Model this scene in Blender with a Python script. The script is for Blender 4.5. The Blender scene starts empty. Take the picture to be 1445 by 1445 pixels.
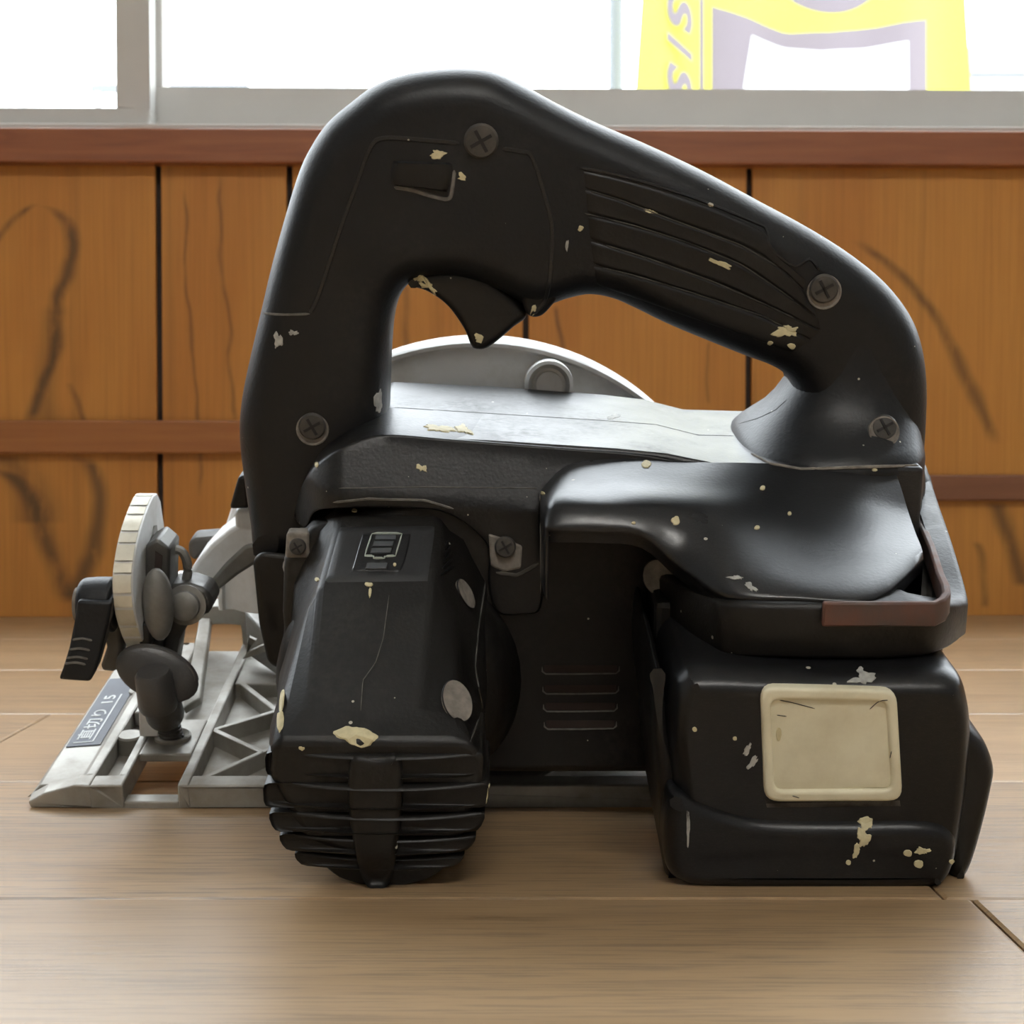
import bpy, bmesh, math, random
from math import sin, cos, tan, atan, radians, pi, sqrt
from mathutils import Vector, Matrix
from mathutils.bvhtree import BVHTree
from mathutils.geometry import tessellate_polygon

scene = bpy.context.scene
COL = scene.collection
random.seed(7)

# ------------------------------------------------------------------ camera, world, exposure
FPX = 2270.0                       # focal length in pixels of a 1445 px wide frame
CAM = Vector((0, 0, 0.111))
PITCH = atan(70.5 / FPX)
cd = bpy.data.cameras.new('camera')
cd.sensor_width = 36
cd.lens = FPX / 1445 * 36
cd.clip_start = 0.01
cd.dof.use_dof = True
cd.dof.focus_distance = 0.43
cd.dof.aperture_fstop = 44
cam = bpy.data.objects.new('camera', cd)
COL.objects.link(cam)
cam.location = CAM
cam.rotation_euler = (pi / 2 - PITCH, 0, 0)
scene.camera = cam

world = bpy.data.worlds.new('world')
scene.world = world
world.use_nodes = True
bg = world.node_tree.nodes['Background']
bg.inputs[0].default_value = (0.90, 0.95, 1.0, 1)
bg.inputs[1].default_value = 8.0
vs = scene.view_settings
vs.view_transform = 'Standard'
vs.look = 'None'
vs.gamma = 1
vs.use_curve_mapping = False
vs.exposure = 0.0
FILL_POWER = 88.0

# ------------------------------------------------------------------ frames of reference
TILT = radians(14)                 # the saw leans on its lower guard, top towards the viewer
BASE_Y = 0.513
ROOT = Vector((0, BASE_Y, 0))
RX = Matrix.Rotation(TILT, 3, 'X')
RXI = RX.transposed()
CT = RXI @ (CAM - ROOT)

def wray(px, py):
    v = Vector(((px - 722.5) / FPX, 1, (722.5 - py) / FPX))
    return Matrix.Rotation(-PITCH, 3, 'X') @ v
def T(px, py, Y):                  # measured point on the plane y = Y of the saw
    d = RXI @ wray(px, py)
    return CT + d * ((Y - CT.y) / d.y)
def TZ(px, py, Z):
    d = RXI @ wray(px, py)
    return CT + d * ((Z - CT.z) / d.z)
def WD(px, py, Y):                 # world point on the plane y = Y
    d = wray(px, py)
    return CAM + d * ((Y - CAM.y) / d.y)

# ------------------------------------------------------------------ object helpers
def link(o, parent=None, label=None, cat=None, group=None, kind=None):
    COL.objects.link(o)
    if parent: o.parent = parent
    if label: o['label'] = label
    if cat: o['category'] = cat
    if group: o['group'] = group
    if kind: o['kind'] = kind
    return o
def empty(name, loc, **k):
    o = bpy.data.objects.new(name, None)
    o.location = loc
    o.empty_display_size = 0.02
    return link(o, **k)
GEO = []                           # saw geometry for laying marks on its surface
def mesh_obj(name, verts, faces, mat, parent=None, smooth=40, reg=False, bevel=0, segs=2, **k):
    me = bpy.data.meshes.new(name)
    me.from_pydata([tuple(v) for v in verts], [], [tuple(f) for f in faces])
    bm = bmesh.new()
    bm.from_mesh(me)
    bmesh.ops.remove_doubles(bm, verts=bm.verts, dist=1e-6)
    bmesh.ops.recalc_face_normals(bm, faces=bm.faces)
    bm.to_mesh(me)
    bm.free()
    if reg:
        GEO.append(([v.co.copy() for v in me.vertices], [list(p.vertices) for p in me.polygons]))
    if smooth:
        me.polygons.foreach_set('use_smooth', [True] * len(me.polygons))
        me.set_sharp_from_angle(angle=radians(smooth))
    me.materials.append(mat)
    o = bpy.data.objects.new(name, me)
    link(o, parent, **k)
    if bevel:
        b = o.modifiers.new('bevel', 'BEVEL')
        b.width = bevel
        b.segments = segs
        b.limit_method = 'ANGLE'
        b.angle_limit = radians(28)
        b.harden_normals = False
    return o
class MB:                          # collects shapes of one part
    def __init__(s): s.v = []; s.f = []
    def add(s, v, f):
        n = len(s.v)
        s.v += [Vector(p) for p in v]
        s.f += [[i + n for i in q] for q in f]
        return s
    def box(s, a, b):
        (x0, y0, z0), (x1, y1, z1) = a, b
        return s.add([(x0,y0,z0),(x1,y0,z0),(x1,y1,z0),(x0,y1,z0),(x0,y0,z1),(x1,y0,z1),(x1,y1,z1),(x0,y1,z1)],
                     [(0,3,2,1),(4,5,6,7),(0,1,5,4),(1,2,6,5),(2,3,7,6),(3,0,4,7)])
    def prism(s, poly, vec):       # 3D polygon pushed along vec
        n = len(poly)
        vec = Vector(vec)
        p = [Vector(q) for q in poly]
        return s.add(p + [q + vec for q in p],
                     [list(range(n)), list(range(n, 2*n))] + [(i, (i+1) % n, n+(i+1) % n, n+i) for i in range(n)])
    def loft(s, rings, cap=True):
        n = len(rings[0])
        v = [Vector(p) for r in rings for p in r]
        f = []
        for k in range(len(rings)-1):
            for i in range(n):
                j = (i+1) % n
                f.append((k*n+i, k*n+j, (k+1)*n+j, (k+1)*n+i))
        if cap: f += [list(range(n)), list(range((len(rings)-1)*n, len(rings)*n))]
        return s.add(v, f)
    def cyl(s, a, b, r0, r1=None, n=20):
        r1 = r0 if r1 is None else r1
        a, b = Vector(a), Vector(b)
        q = (b-a).to_track_quat('Z', 'Y')
        R = lambda c, r: [c + q @ Vector((r*cos(2*pi*i/n), r*sin(2*pi*i/n), 0)) for i in range(n)]
        return s.loft([R(a, r0), R(b, r1)])
    def lathe(s, a, axis, prof, n=28):   # prof: (distance along axis, radius)
        a = Vector(a)
        q = Vector(axis).to_track_quat('Z', 'Y')
        return s.loft([[a + q @ Vector((r*cos(2*pi*i/n), r*sin(2*pi*i/n), h)) for i in range(n)] for h, r in prof])
    def tube(s, path, r, n=8):
        path = [Vector(p) for p in path]
        rings = []
        up = Vector((0.02, 0.01, 1))
        for i, p in enumerate(path):
            t = (path[min(i+1, len(path)-1)] - path[max(i-1, 0)]).normalized()
            a = t.cross(up).normalized()
            b = a.cross(t)
            rings.append([p + r*(cos(2*pi*k/n)*a + sin(2*pi*k/n)*b) for k in range(n)])
        return s.loft(rings)
    def sweep(s, path, w, h, up=(0, 0, 1)):   # flat bar
        path = [Vector(p) for p in path]
        rings = []
        for i, p in enumerate(path):
            t = (path[min(i+1, len(path)-1)] - path[max(i-1, 0)]).normalized()
            a = t.cross(Vector(up)).normalized()
            b = a.cross(t)
            rings.append([p - a*w/2 - b*h/2, p + a*w/2 - b*h/2, p + a*w/2 + b*h/2, p - a*w/2 + b*h/2])
        return s.loft(rings)
    def ball(s, c, rx, ry, rz, q=None, n=16, m=10):
        c = Vector(c)
        rings = []
        for k in range(m+1):
            th = pi*k/m
            rr = max(sin(th), 0.02)
            ring = [Vector((rx*rr*cos(2*pi*i/n), ry*rr*sin(2*pi*i/n), rz*cos(th))) for i in range(n)]
            rings.append([c + (q @ p if q else p) for p in ring])
        return s.loft(rings)
    def build(s, name, mat, parent=None, **k):
        return mesh_obj(name, s.v, s.f, mat, parent, **k)

def catmull(pts, sub=6, closed=True):
    n = len(pts)
    out = []
    for i in range(n if closed else n-1):
        g = (lambda j: pts[j % n]) if closed else (lambda j: pts[min(max(j, 0), n-1)])
        p0, p1, p2, p3 = g(i-1), g(i), g(i+1), g(i+2)
        for k in range(sub):
            t = k/sub
            out.append(tuple(0.5*(2*b + (c-a)*t + (2*a-5*b+4*c-d)*t*t + (-a+3*b-3*c+d)*t**3) for a, b, c, d in zip(p0, p1, p2, p3)))
    if not closed: out.append(tuple(pts[-1]))
    return out
def resample(pts, step):
    out = []
    n = len(pts)
    for i in range(n):
        a, b = Vector(pts[i]), Vector(pts[(i+1) % n])
        m = max(1, round((b-a).length/step))
        out += [a.lerp(b, k/m) for k in range(m)]
    return out
def area2(p): return sum(p[i][0]*p[(i+1) % len(p)][1] - p[(i+1) % len(p)][0]*p[i][1] for i in range(len(p)))
def pillow(outer, holes=(), ref=0.0, yf=0.0, yb=0.02, inset=0.006, depth=None, n=6, smooth=True, step=0.0025, back=False, dome=None):
    """Outline (measured at y=ref) pushed from yf back to yb with rounded front edges."""
    depth = inset if depth is None else depth
    m = MB()
    loops = []
    for k, poly in enumerate([outer] + list(holes)):
        p = [(q.x, q.z) for q in (T(a, b, ref) for a, b in poly)]
        if smooth: p = catmull(p, 6)
        p = [Vector(q) for q in resample(p, step)]
        if (area2(p) > 0) != (k == 0): p.reverse()
        loops.append(p)
    prof = [(inset*(1-cos(pi/2*k/n)), yf + depth*(1-sin(pi/2*k/n))) for k in range(n+1)]
    fronts, backs = [], []
    for p in loops:
        cur = [q.copy() for q in p]
        N = len(cur)
        rings = []
        last = 0
        for d, y in prof:
            st = max(1, math.ceil((d-last)/0.0012))
            for _ in range(st):
                if d == last: break
                nrm = []
                for i in range(N):
                    t = cur[(i+1) % N] - cur[i-1]
                    nv = Vector((-t.y, t.x))
                    nrm.append(nv.normalized() if nv.length > 1e-9 else Vector((0, 0)))
                cur = [c + v*((d-last)/st) for c, v in zip(cur, nrm)]
                cur = [c*0.7 + (cur[i-1] + cur[(i+1) % N])*0.15 for i, c in enumerate(cur)]
            last = d
            rings.append((cur, y))
        seq = [[(c.x, y, c.y) for c in r] for r, y in rings][::-1]
        if back:
            seq += [[(c.x, yb - (y-yf), c.y) for c in r] for r, y in rings]
        else:
            seq += [[(c.x, yb, c.y) for c in p]]
        if dome:
            seq[:len(rings)] = [[(x, y + dome(x, z)*(1 - (y-yf)/depth), z) for x, y, z in r] for r in seq[:len(rings)]]
        base = len(m.v)
        m.loft(seq, cap=False)
        fronts.append((base, [m.v[base+i] for i in range(N)]))
        e = base + (len(seq)-1)*N
        backs.append((e, [m.v[e+i] for i in range(N)]))
    for grp in (fronts, backs):
        idx = [b+i for b, r in grp for i in range(len(r))]
        for tri in tessellate_polygon([[Vector((q.x, q.z, 0)) for q in r] for b, r in grp]):
            m.f.append([idx[i] for i in tri])
    return m

# ---- laying things on the saw's surface
BVH = None
def refresh():
    global BVH
    V, Fc = [], []
    for v, f in GEO:
        n = len(V)
        V += v
        Fc += [[i+n for i in q] for q in f]
    BVH = BVHTree.FromPolygons(V, Fc)
def hit(px, py):
    d = (RXI @ wray(px, py)).normalized()
    loc, nrm, i, dist = BVH.ray_cast(CT, d)
    if loc is None: return None
    if nrm.dot(d) > 0: nrm = -nrm
    return loc, nrm
def pl_sample(line, n):
    L = [0]
    for a, b in zip(line, line[1:]): L.append(L[-1] + math.dist(a, b))
    out = []
    for k in range(n):
        s = L[-1]*k/(n-1)
        i = max(j for j in range(len(line)-1) if L[j] <= s + 1e-9)
        t = (s-L[i])/max(L[i+1]-L[i], 1e-9)
        out.append(tuple(a+(b-a)*t for a, b in zip(line[i], line[i+1])))
    return out
def ribbon(m, line, w, h, sub=5, smooth=True):
    """Low ridge of half width w following the surface under a measured line."""
    pts = catmull(line, sub, False) if smooth else pl_sample(line, max(6, int(sum(math.dist(a, b) for a, b in zip(line, line[1:]))/6)))
    hs = [q for q in (hit(*p) for p in pts) if q]
    runs, cur = [], []
    for q in hs:
        if cur and (q[0]-cur[-1][0]).length > 0.007:
            runs.append(cur); cur = []
        cur.append(q)
    runs.append(cur)
    for r in runs:
        if len(r) < 2: continue
        rings = []
        for i, (p, nv) in enumerate(r):
            t = (r[min(i+1, len(r)-1)][0] - r[max(i-1, 0)][0]).normalized()
            b = t.cross(nv).normalized()
            k = 0.35 if i in (0, len(r)-1) else 1
            rings.append([p - b*w*k - nv*0.0003, p - b*w*0.5*k + nv*h*k, p + b*w*0.5*k + nv*h*k, p + b*w*k - nv*0.0003])
        m.loft(rings)
    return m
def pad(m, A, B, h, na=22, nb=7, edge=0.18, sink=0.0006):
    """Raised band between two measured lines."""
    a, b = pl_sample(catmull(A, 5, False), na), pl_sample(catmull(B, 5, False), na)
    g = []
    for i in range(na):
        row = []
        for j in range(nb):
            t = j/(nb-1)
            q = hit(a[i][0]+(b[i][0]-a[i][0])*t, a[i][1]+(b[i][1]-a[i][1])*t)
            if q is None: return m
            e = min(min(t, 1-t)/edge, min(i, na-1-i)/(na*edge*0.4), 1)
            e = sqrt(max(0, 1-(1-e)**2))
            row.append(q[0] + q[1]*(-sink + (h+sink)*e))
        g.append(row)
    base = len(m.v)
    m.v += [p for r in g for p in r]
    m.f += [[base+i*nb+j, base+(i+1)*nb+j, base+(i+1)*nb+j+1, base+i*nb+j+1] for i in range(na-1) for j in range(nb-1)]
    return m
def splash(m, cx, cy, rx, ry, rnd=0.35, n=14, h=0.00025, rot=0):
    c = hit(cx, cy)
    if not c: return
    rim, top = [], []
    har = [(f_, w_*random.uniform(0.5, 1.3), random.uniform(0, 2*pi)) for f_, w_ in ((1, 0.45), (2, 0.5), (3, 0.35), (4, 0.3), (6, 0.22), (9, 0.2), (13, 0.15))]
    for k in range(n):
        a = 2*pi*k/n
        r = max(0.3, 1 + rnd*sum(w_*cos(f_*a + p_) for f_, w_, p_ in har))
        x, y = rx*r*cos(a), ry*r*sin(a)
        q = hit(cx + x*cos(rot)-y*sin(rot), cy + x*sin(rot)+y*cos(rot))
        if not q or (q[0]-c[0]).length > 0.02: q = c
        rim.append(q[0] - q[1]*0.0001)
        top.append(q[0].lerp(c[0], 0.12) + q[1]*h)
    b = len(m.v)
    m.v += rim + top + [c[0] + c[1]*h*1.3]
    for k in range(n):
        j = (k+1) % n
        m.f += [[b+k, b+j, b+n+j, b+n+k], [b+n+k, b+n+j, b+2*n]]

# ------------------------------------------------------------------ materials
class NT:
    def __init__(s, name):
        s.m = bpy.data.materials.new(name)
        s.m.use_nodes = True
        s.t = s.m.node_tree
        s.bsdf = s.t.nodes['Principled BSDF']
    def n(s, kind, **k):
        nd = s.t.nodes.new(kind)
        for a, b in k.items(): setattr(nd, a, b)
        return nd
    def l(s, a, b): s.t.links.new(a, b)
    def val(s, sock, v):
        if isinstance(v, (int, float)): sock.default_value = v
        elif isinstance(v, tuple): sock.default_value = v if len(v) != 3 or sock.type == 'VECTOR' else (*v, 1)
        else: s.l(v, sock)
    def math(s, op, a, b=0.0, c=0.0, clamp=False):
        nd = s.n('ShaderNodeMath', operation=op, use_clamp=clamp)
        for i, v in enumerate((a, b, c)): s.val(nd.inputs[i], v)
        return nd.outputs[0]
    def mix(s, f, a, b):
        nd = s.n('ShaderNodeMix', data_type='RGBA')
        s.val(nd.inputs[0], f); s.val(nd.inputs[6], a); s.val(nd.inputs[7], b)
        return nd.outputs[2]
    def mixf(s, f, a, b):
        nd = s.n('ShaderNodeMix', data_type='FLOAT')
        s.val(nd.inputs[0], f); s.val(nd.inputs[2], a); s.val(nd.inputs[3], b)
        return nd.outputs[0]
    def coords(s, scale=(1, 1, 1), kind='Object', loc=(0, 0, 0)):
        tc = s.n('ShaderNodeTexCoord')
        mp = s.n('ShaderNodeMapping')
        s.l(tc.outputs[kind], mp.inputs[0])
        mp.inputs['Scale'].default_value = scale
        mp.inputs['Location'].default_value = loc
        return mp.outputs[0]
    def noise(s, vec, scale, detail=4, rough=0.55, dist=0.0):
        nd = s.n('ShaderNodeTexNoise')
        s.l(vec, nd.inputs['Vector'])
        nd.inputs['Scale'].default_value = scale
        nd.inputs['Detail'].default_value = detail
        nd.inputs['Roughness'].default_value = rough
        nd.inputs['Distortion'].default_value = dist
        return nd.outputs['Fac']
    def ramp(s, f, a, b, smooth=False):       # 0..1 between a and b
        nd = s.n('ShaderNodeMapRange', clamp=True, interpolation_type='SMOOTHSTEP' if smooth else 'LINEAR')
        s.val(nd.inputs[0], f)
        nd.inputs[1].default_value = a
        nd.inputs[2].default_value = b
        return nd.outputs[0]
    def bump(s, h, strength, dist=0.001):
        nd = s.n('ShaderNodeBump')
        nd.inputs['Strength'].default_value = strength
        nd.inputs['Distance'].default_value = dist
        s.l(h, nd.inputs['Height'])
        s.l(nd.outputs[0], s.bsdf.inputs['Normal'])
    def set(s, color=None, rough=None, metal=None, spec=None):
        if color is not None: s.val(s.bsdf.inputs['Base Color'], color)
        if rough is not None: s.val(s.bsdf.inputs['Roughness'], rough)
        if metal is not None: s.val(s.bsdf.inputs['Metallic'], metal)
        if spec is not None: s.val(s.bsdf.inputs['Specular IOR Level'], spec)
        return s.m

def plastic(name, base, rough, dust=0.35, specks=0.5, grain=0.12, dustcol=(0.085, 0.078, 0.068), scratch=0.0, spec=0.5):
    t = NT(name)
    o = t.coords()
    big = t.ramp(t.noise(o, 28, 6, 0.62), 0.45, 0.78)
    fine = t.ramp(t.noise(o, 420, 3, 0.6), 0.35, 0.75)
    d = t.math('MULTIPLY', t.math('MULTIPLY', big, fine), dust)
    col = t.mix(d, base, dustcol)
    vo = t.n('ShaderNodeTexVoronoi', feature='F1')
    t.l(o, vo.inputs['Vector'])
    vo.inputs['Scale'].default_value = 170
    hsh = t.n('ShaderNodeSeparateColor')
    t.l(vo.outputs['Color'], hsh.inputs[0])
    rad = t.math('MULTIPLY', t.math('POWER', hsh.outputs[0], 5.0), 0.10*specks)
    sp = t.math('LESS_THAN', vo.outputs['Distance'], rad)
    col = t.mix(sp, col, (0.52, 0.49, 0.40))
    r = t.math('ADD', t.math('MULTIPLY', d, 0.6), t.mixf(t.noise(o, 60, 4), rough-0.06, rough+0.08))
    h = t.noise(o, 900, 2, 0.5)
    if scratch:
        s1 = t.noise(t.coords((30, 260, 260), loc=(0.3, 0, 0)), 9, 3, 0.7, 0.6)
        ln = t.ramp(t.math('ABSOLUTE', t.math('SUBTRACT', s1, 0.5)), 0.0, 0.012)
        col = t.mix(t.math('MULTIPLY', t.math('SUBTRACT', 1.0, ln), scratch), col, (0.16, 0.16, 0.16))
    t.bump(h, grain, 0.0006)
    return t.set(col, r, 0, spec)

def metal(name, base, rough, dirt=(0.16, 0.13, 0.09), dirt_amt=0.6, metallic=0.75, sc=40):
    t = NT(name)
    o = t.coords()
    a = t.ramp(t.noise(o, sc, 6, 0.62), 0.42, 0.72)
    b = t.noise(o, 420, 3)
    col = t.mix(t.math('MULTIPLY', a, dirt_amt), base, dirt)
    t.bump(b, 0.12, 0.0006)
    return t.set(col, t.mixf(a, rough, min(rough+0.25, 1)), t.mixf(a, metallic, metallic*0.4))

def plain(name, col, rough, metallic=0.0, var=0.15, sc=60):
    t = NT(name)
    o = t.coords()
    f = t.ramp(t.noise(o, sc, 4), 0.35, 0.7)
    return t.set(t.mix(f, col, tuple(c*(1-var) for c in col)), t.mixf(f, rough, min(1, rough+0.08)), metallic)

M = {}
M['black'] = plastic('black_plastic', (0.0065, 0.0065, 0.007), 0.36, 0.2, 1.1, spec=0.34)
M['gloss'] = plastic('glossy_black_plastic', (0.006, 0.0065, 0.008), 0.29, 0.10, 1.5, 0.06, scratch=0.22)
M['rubber'] = plastic('black_rubber_overmould', (0.0060, 0.0065, 0.0078), 0.42, 0.22, 0.9, 0.15, spec=0.34)
M['dark'] = plastic('dark_grimy_plastic', (0.0065, 0.0058, 0.0052), 0.44, 0.4, 1.1, 0.15, spec=0.33)
M['pack'] = plastic('satin_black_pack', (0.005, 0.0052, 0.006), 0.31, 0.12, 1.3, 0.06, scratch=0.12, spec=0.34)
M['dusty'] = plastic('dusty_grey_plastic', (0.045, 0.043, 0.042), 0.40, 0.6, 0.2, 0.15)
M['dust'] = plain('packed_dust', (0.24, 0.215, 0.185), 0.9, 0, 0.45, 300)
M['wear_glint'] = plain('pale_wear_and_highlight', (0.16, 0.15, 0.135), 0.7, 0, 0.5, 300)  # pale tone for dusty edges and for painted edge highlights
M['grime'] = plain('grimy_plastic', (0.075, 0.068, 0.058), 0.75, 0, 0.5, 120)
M['wear_glint2'] = plain('faint_dusty_edge', (0.09, 0.085, 0.075), 0.75, 0, 0.8, 160)
M['slot'] = plain('dark_slot', (0.012, 0.011, 0.010), 0.7)  # dark tone of the cross bars on the screw heads
M['deck'] = plastic('scuffed_black_deck', (0.010, 0.0105, 0.012), 0.36, 0.5, 1.0, 0.08, scratch=0.3, spec=0.5)
M['plate'] = plastic('satin_black_plate', (0.022, 0.023, 0.025), 0.33, 0.2, 0.3, 0.08)
M['paint'] = plain('dried_cream_paint', (0.66, 0.59, 0.36), 0.55, 0, 0.2, 500)
M['scuff'] = plain('pale_scuff', (0.45, 0.45, 0.42), 0.6, 0, 0.4, 500)
M['cream'] = metal('cream_plastic', (0.80, 0.76, 0.57), 0.38, (0.52, 0.45, 0.28), 0.5, 0.0, 55)
M['alu'] = metal('cast_aluminium', (0.35, 0.335, 0.30), 0.45, (0.14, 0.11, 0.075), 0.75, 0.4, 36)
M['white_alu'] = metal('painted_pale_aluminium', (0.86, 0.87, 0.87), 0.42, (0.40, 0.36, 0.29), 0.6, 0.05, 34)
M['steel'] = metal('grimy_steel', (0.10, 0.098, 0.092), 0.45, (0.05, 0.04, 0.032), 0.7, 0.7, 60)
M['midsteel'] = metal('dull_grey_steel', (0.24, 0.235, 0.22), 0.45, (0.09, 0.075, 0.055), 0.7, 0.6, 60)
M['rust'] = metal('rusted_steel', (0.075, 0.062, 0.058), 0.5, (0.16, 0.055, 0.03), 0.8, 0.35, 45)
M['screw'] = metal('blackened_screw_steel', (0.055, 0.052, 0.049), 0.45, (0.12, 0.105, 0.085), 0.6, 0.4, 150)
M['scale'] = metal('scale_plate', (0.74, 0.71, 0.60), 0.38, (0.45, 0.40, 0.28), 0.6, 0.35, 80)
M['sticker'] = plain('blue_grey_sticker', (0.060, 0.070, 0.095), 0.5, 0, 0.2)
M['print'] = plain('pale_print', (0.62, 0.64, 0.64), 0.5)
M['lens'] = plain('grey_indicator_window', (0.075, 0.082, 0.09), 0.35)
M['mint'] = plain('pale_green_print', (0.58, 0.65, 0.59), 0.5)
M['orange'] = plain('orange_plastic', (0.75, 0.26, 0.04), 0.4)
M['ink'] = plain('black_ink', (0.03, 0.028, 0.025), 0.6)

def floor_mat():
    t = NT('light_wood_vinyl')
    inf = t.n('ShaderNodeObjectInfo')
    gp = t.n('ShaderNodeNewGeometry')
    off = t.n('ShaderNodeCombineXYZ')
    t.l(t.math('MULTIPLY', inf.outputs['Random'], 37.0), off.inputs[0])
    t.l(t.math('MULTIPLY', inf.outputs['Random'], 11.0), off.inputs[2])
    ad = t.n('ShaderNodeVectorMath', operation='ADD')
    t.l(gp.outputs['Position'], ad.inputs[0])
    t.l(off.outputs[0], ad.inputs[1])
    def st(sc):
        mp = t.n('ShaderNodeMapping')
        t.l(ad.outputs[0], mp.inputs[0])
        mp.inputs['Scale'].default_value = sc
        return mp.outputs[0]
    fine = t.noise(st((30, 820, 1)), 1.0, 4, 0.65, 0.2)
    mid = t.noise(st((5, 60, 1)), 1.0, 5, 0.6, 0.6)
    broad = t.noise(st((2.5, 9, 1)), 1.0, 3, 0.5, 0.4)
    g = t.math('MULTIPLY', t.ramp(fine, 0.50, 0.60), t.mixf(t.ramp(broad, 0.35, 0.65), 0.25, 0.8))
    col = t.mix(t.ramp(mid, 0.3, 0.72), (0.44, 0.295, 0.160), (0.31, 0.195, 0.095))
    col = t.mix(g, col, (0.115, 0.082, 0.055))
    col = t.mix(t.math('MULTIPLY', inf.outputs['Random'], 0.25), col, (0.26, 0.18, 0.10))
    t.bump(t.math('SUBTRACT', 1.0, g), 0.12, 0.0004)
    return t.set(col, t.mixf(fine, 0.30, 0.40), 0, 0.85)
M['floor'] = floor_mat()

def wall_mat():
    t = NT('orange_veneer_panelling')
    gp = t.n('ShaderNodeNewGeometry')
    sp = t.n('ShaderNodeSeparateXYZ')
    t.l(gp.outputs['Position'], sp.inputs[0])
    X, Z = sp.outputs[0], sp.outputs[2]
    def st(sc):
        mp = t.n('ShaderNodeMapping')
        t.l(gp.outputs['Position'], mp.inputs[0])
        mp.inputs['Scale'].default_value = sc
        return mp.outputs[0]
    broad = t.noise(st((14, 1, 2.2)), 1.0, 4, 0.55, 0.8)
    fine = t.noise(st((420, 1, 9)), 1.0, 4, 0.6)
    streak = t.noise(st((60, 1, 1.5)), 1.0, 3, 0.5, 0.3)
    col = t.mix(t.ramp(broad, 0.3, 0.7), (0.52, 0.235, 0.048), (0.42, 0.165, 0.030))
    col = t.mix(t.math('MULTIPLY', t.ramp(fine, 0.4, 0.75), 0.28), col, (0.20, 0.075, 0.015))
    col = t.mix(t.math('MULTIPLY', t.ramp(streak, 0.58, 0.75), 0.35), col, (0.16, 0.065, 0.015))
    wob = t.math('MULTIPLY', t.math('SUBTRACT', t.noise(st((14, 1, 14)), 1.0, 2), 0.5), 0.022)
    brk = t.ramp(t.noise(st((70, 1, 26)), 1.0, 4, 0.6), 0.10, 0.50)
    soft = t.noise(st((45, 1, 12)), 1.0, 4, 0.6)
    def vein(pts, w, amt):
        P = sorted([(q.x, q.z) for q in (WD(a, b, 1.15) for a, b in pts)], key=lambda q: q[1])
        z0, z1 = P[0][1], P[-1][1]
        x0, x1 = min(p[0] for p in P), max(p[0] for p in P)
        sx = max(x1-x0, 1e-3)
        fc = t.n('ShaderNodeFloatCurve')
        cv = fc.mapping.curves[0]
        cvp = [((z-z0)/(z1-z0), (x-x0)/sx) for x, z in P]
        while len(cv.points) < len(cvp): cv.points.new(0.5, 0.5)
        for p, q in zip(cv.points, cvp): p.location = q
        fc.mapping.update()
        u = t.math('DIVIDE', t.math('SUBTRACT', Z, z0), z1-z0)
        t.l(t.math('ADD', u, 0.0, clamp=True), fc.inputs['Value'])
        xc = t.math('ADD', t.math('MULTIPLY', fc.outputs[0], sx), x0)
        d = t.math('ABSOLUTE', t.math('ADD', t.math('SUBTRACT', X, xc), wob))
        m = t.math('SUBTRACT', 1.0, t.ramp(d, 0.0, w*1.5, True))
        ends = t.math('MULTIPLY', t.ramp(u, -0.01, 0.06), t.math('SUBTRACT', 1.0, t.ramp(u, 0.94, 1.01)))
        return t.math('MULTIPLY', t.math('MULTIPLY', m, ends), t.math('MULTIPLY', brk, amt))
    V = [([(50, 290), (92, 302), (107, 335), (98, 380), (80, 430), (75, 490), (55, 545), (38, 600)], 0.0055, 0.95),
         ([(52, 288), (30, 305), (5, 335), (-40, 400)], 0.004, 0.8),
         ([(78, 430), (74, 480), (62, 530), (70, 600)], 0.010, 0.5),
         ([(100, 540), (112, 570), (122, 600)], 0.003, 0.6),
         ([(-20, 660), (35, 690), (60, 740), (80, 800), (100, 850)], 0.009, 0.9),
         ([(110, 645), (132, 690), (137, 740), (122, 800), (103, 850)], 0.007, 0.9),
         ([(0, 640), (40, 690), (50, 740)], 0.018, 0.6),
         ([(255, 270), (265, 400), (280, 560), (285, 700)], 0.0016, 0.6),
         ([(305, 250), (318, 400), (335, 600)], 0.0016, 0.55),
         ([(1222, 338), (1280, 390), (1335, 460), (1362, 530), (1395, 590), (1415, 625)], 0.0055, 0.75),
         ([(1415, 708), (1428, 760), (1448, 830)], 0.008, 0.85),
         ([(1375, 765), (1388, 820), (1392, 860)], 0.004, 0.6),
         ([(575, 400), (570, 500)], 0.003, 0.5),
         ([(785, 430), (790, 500), (795, 560)], 0.0022, 0.7),
         ([(1005, 480), (1000, 570)], 0.0015, 0.4)]
    for q in V: col = t.mix(t.math('MULTIPLY', vein(*q), 0.85), col, (0.060, 0.033, 0.014))
    t.bump(fine, 0.06, 0.0004)
    return t.set(col, t.mixf(soft, 0.38, 0.5), 0, 0.4)
M['wall'] = wall_mat()
def trim_mat(name, a, b):
    t = NT(name)
    gp = t.n('ShaderNodeNewGeometry')
    mp = t.n('ShaderNodeMapping')
    t.l(gp.outputs['Position'], mp.inputs[0])
    mp.inputs['Scale'].default_value = (7, 40, 90)
    f = t.noise(mp.outputs[0], 1.0, 5, 0.6, 1.2)
    t.bump(f, 0.05, 0.0005)
    return t.set(t.mix(t.ramp(f, 0.3, 0.7), a, b), 0.4)
M['trim'] = trim_mat('red_brown_trim', (0.30, 0.105, 0.040), (0.20, 0.062, 0.025))
M['batten'] = trim_mat('brown_batten', (0.33, 0.125, 0.032), (0.26, 0.090, 0.022))
M['batten2'] = trim_mat('dark_brown_batten', (0.21, 0.085, 0.040), (0.16, 0.060, 0.028))
M['gap'] = plain('dark_groove_backing', (0.030, 0.018, 0.014), 0.8)
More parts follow.
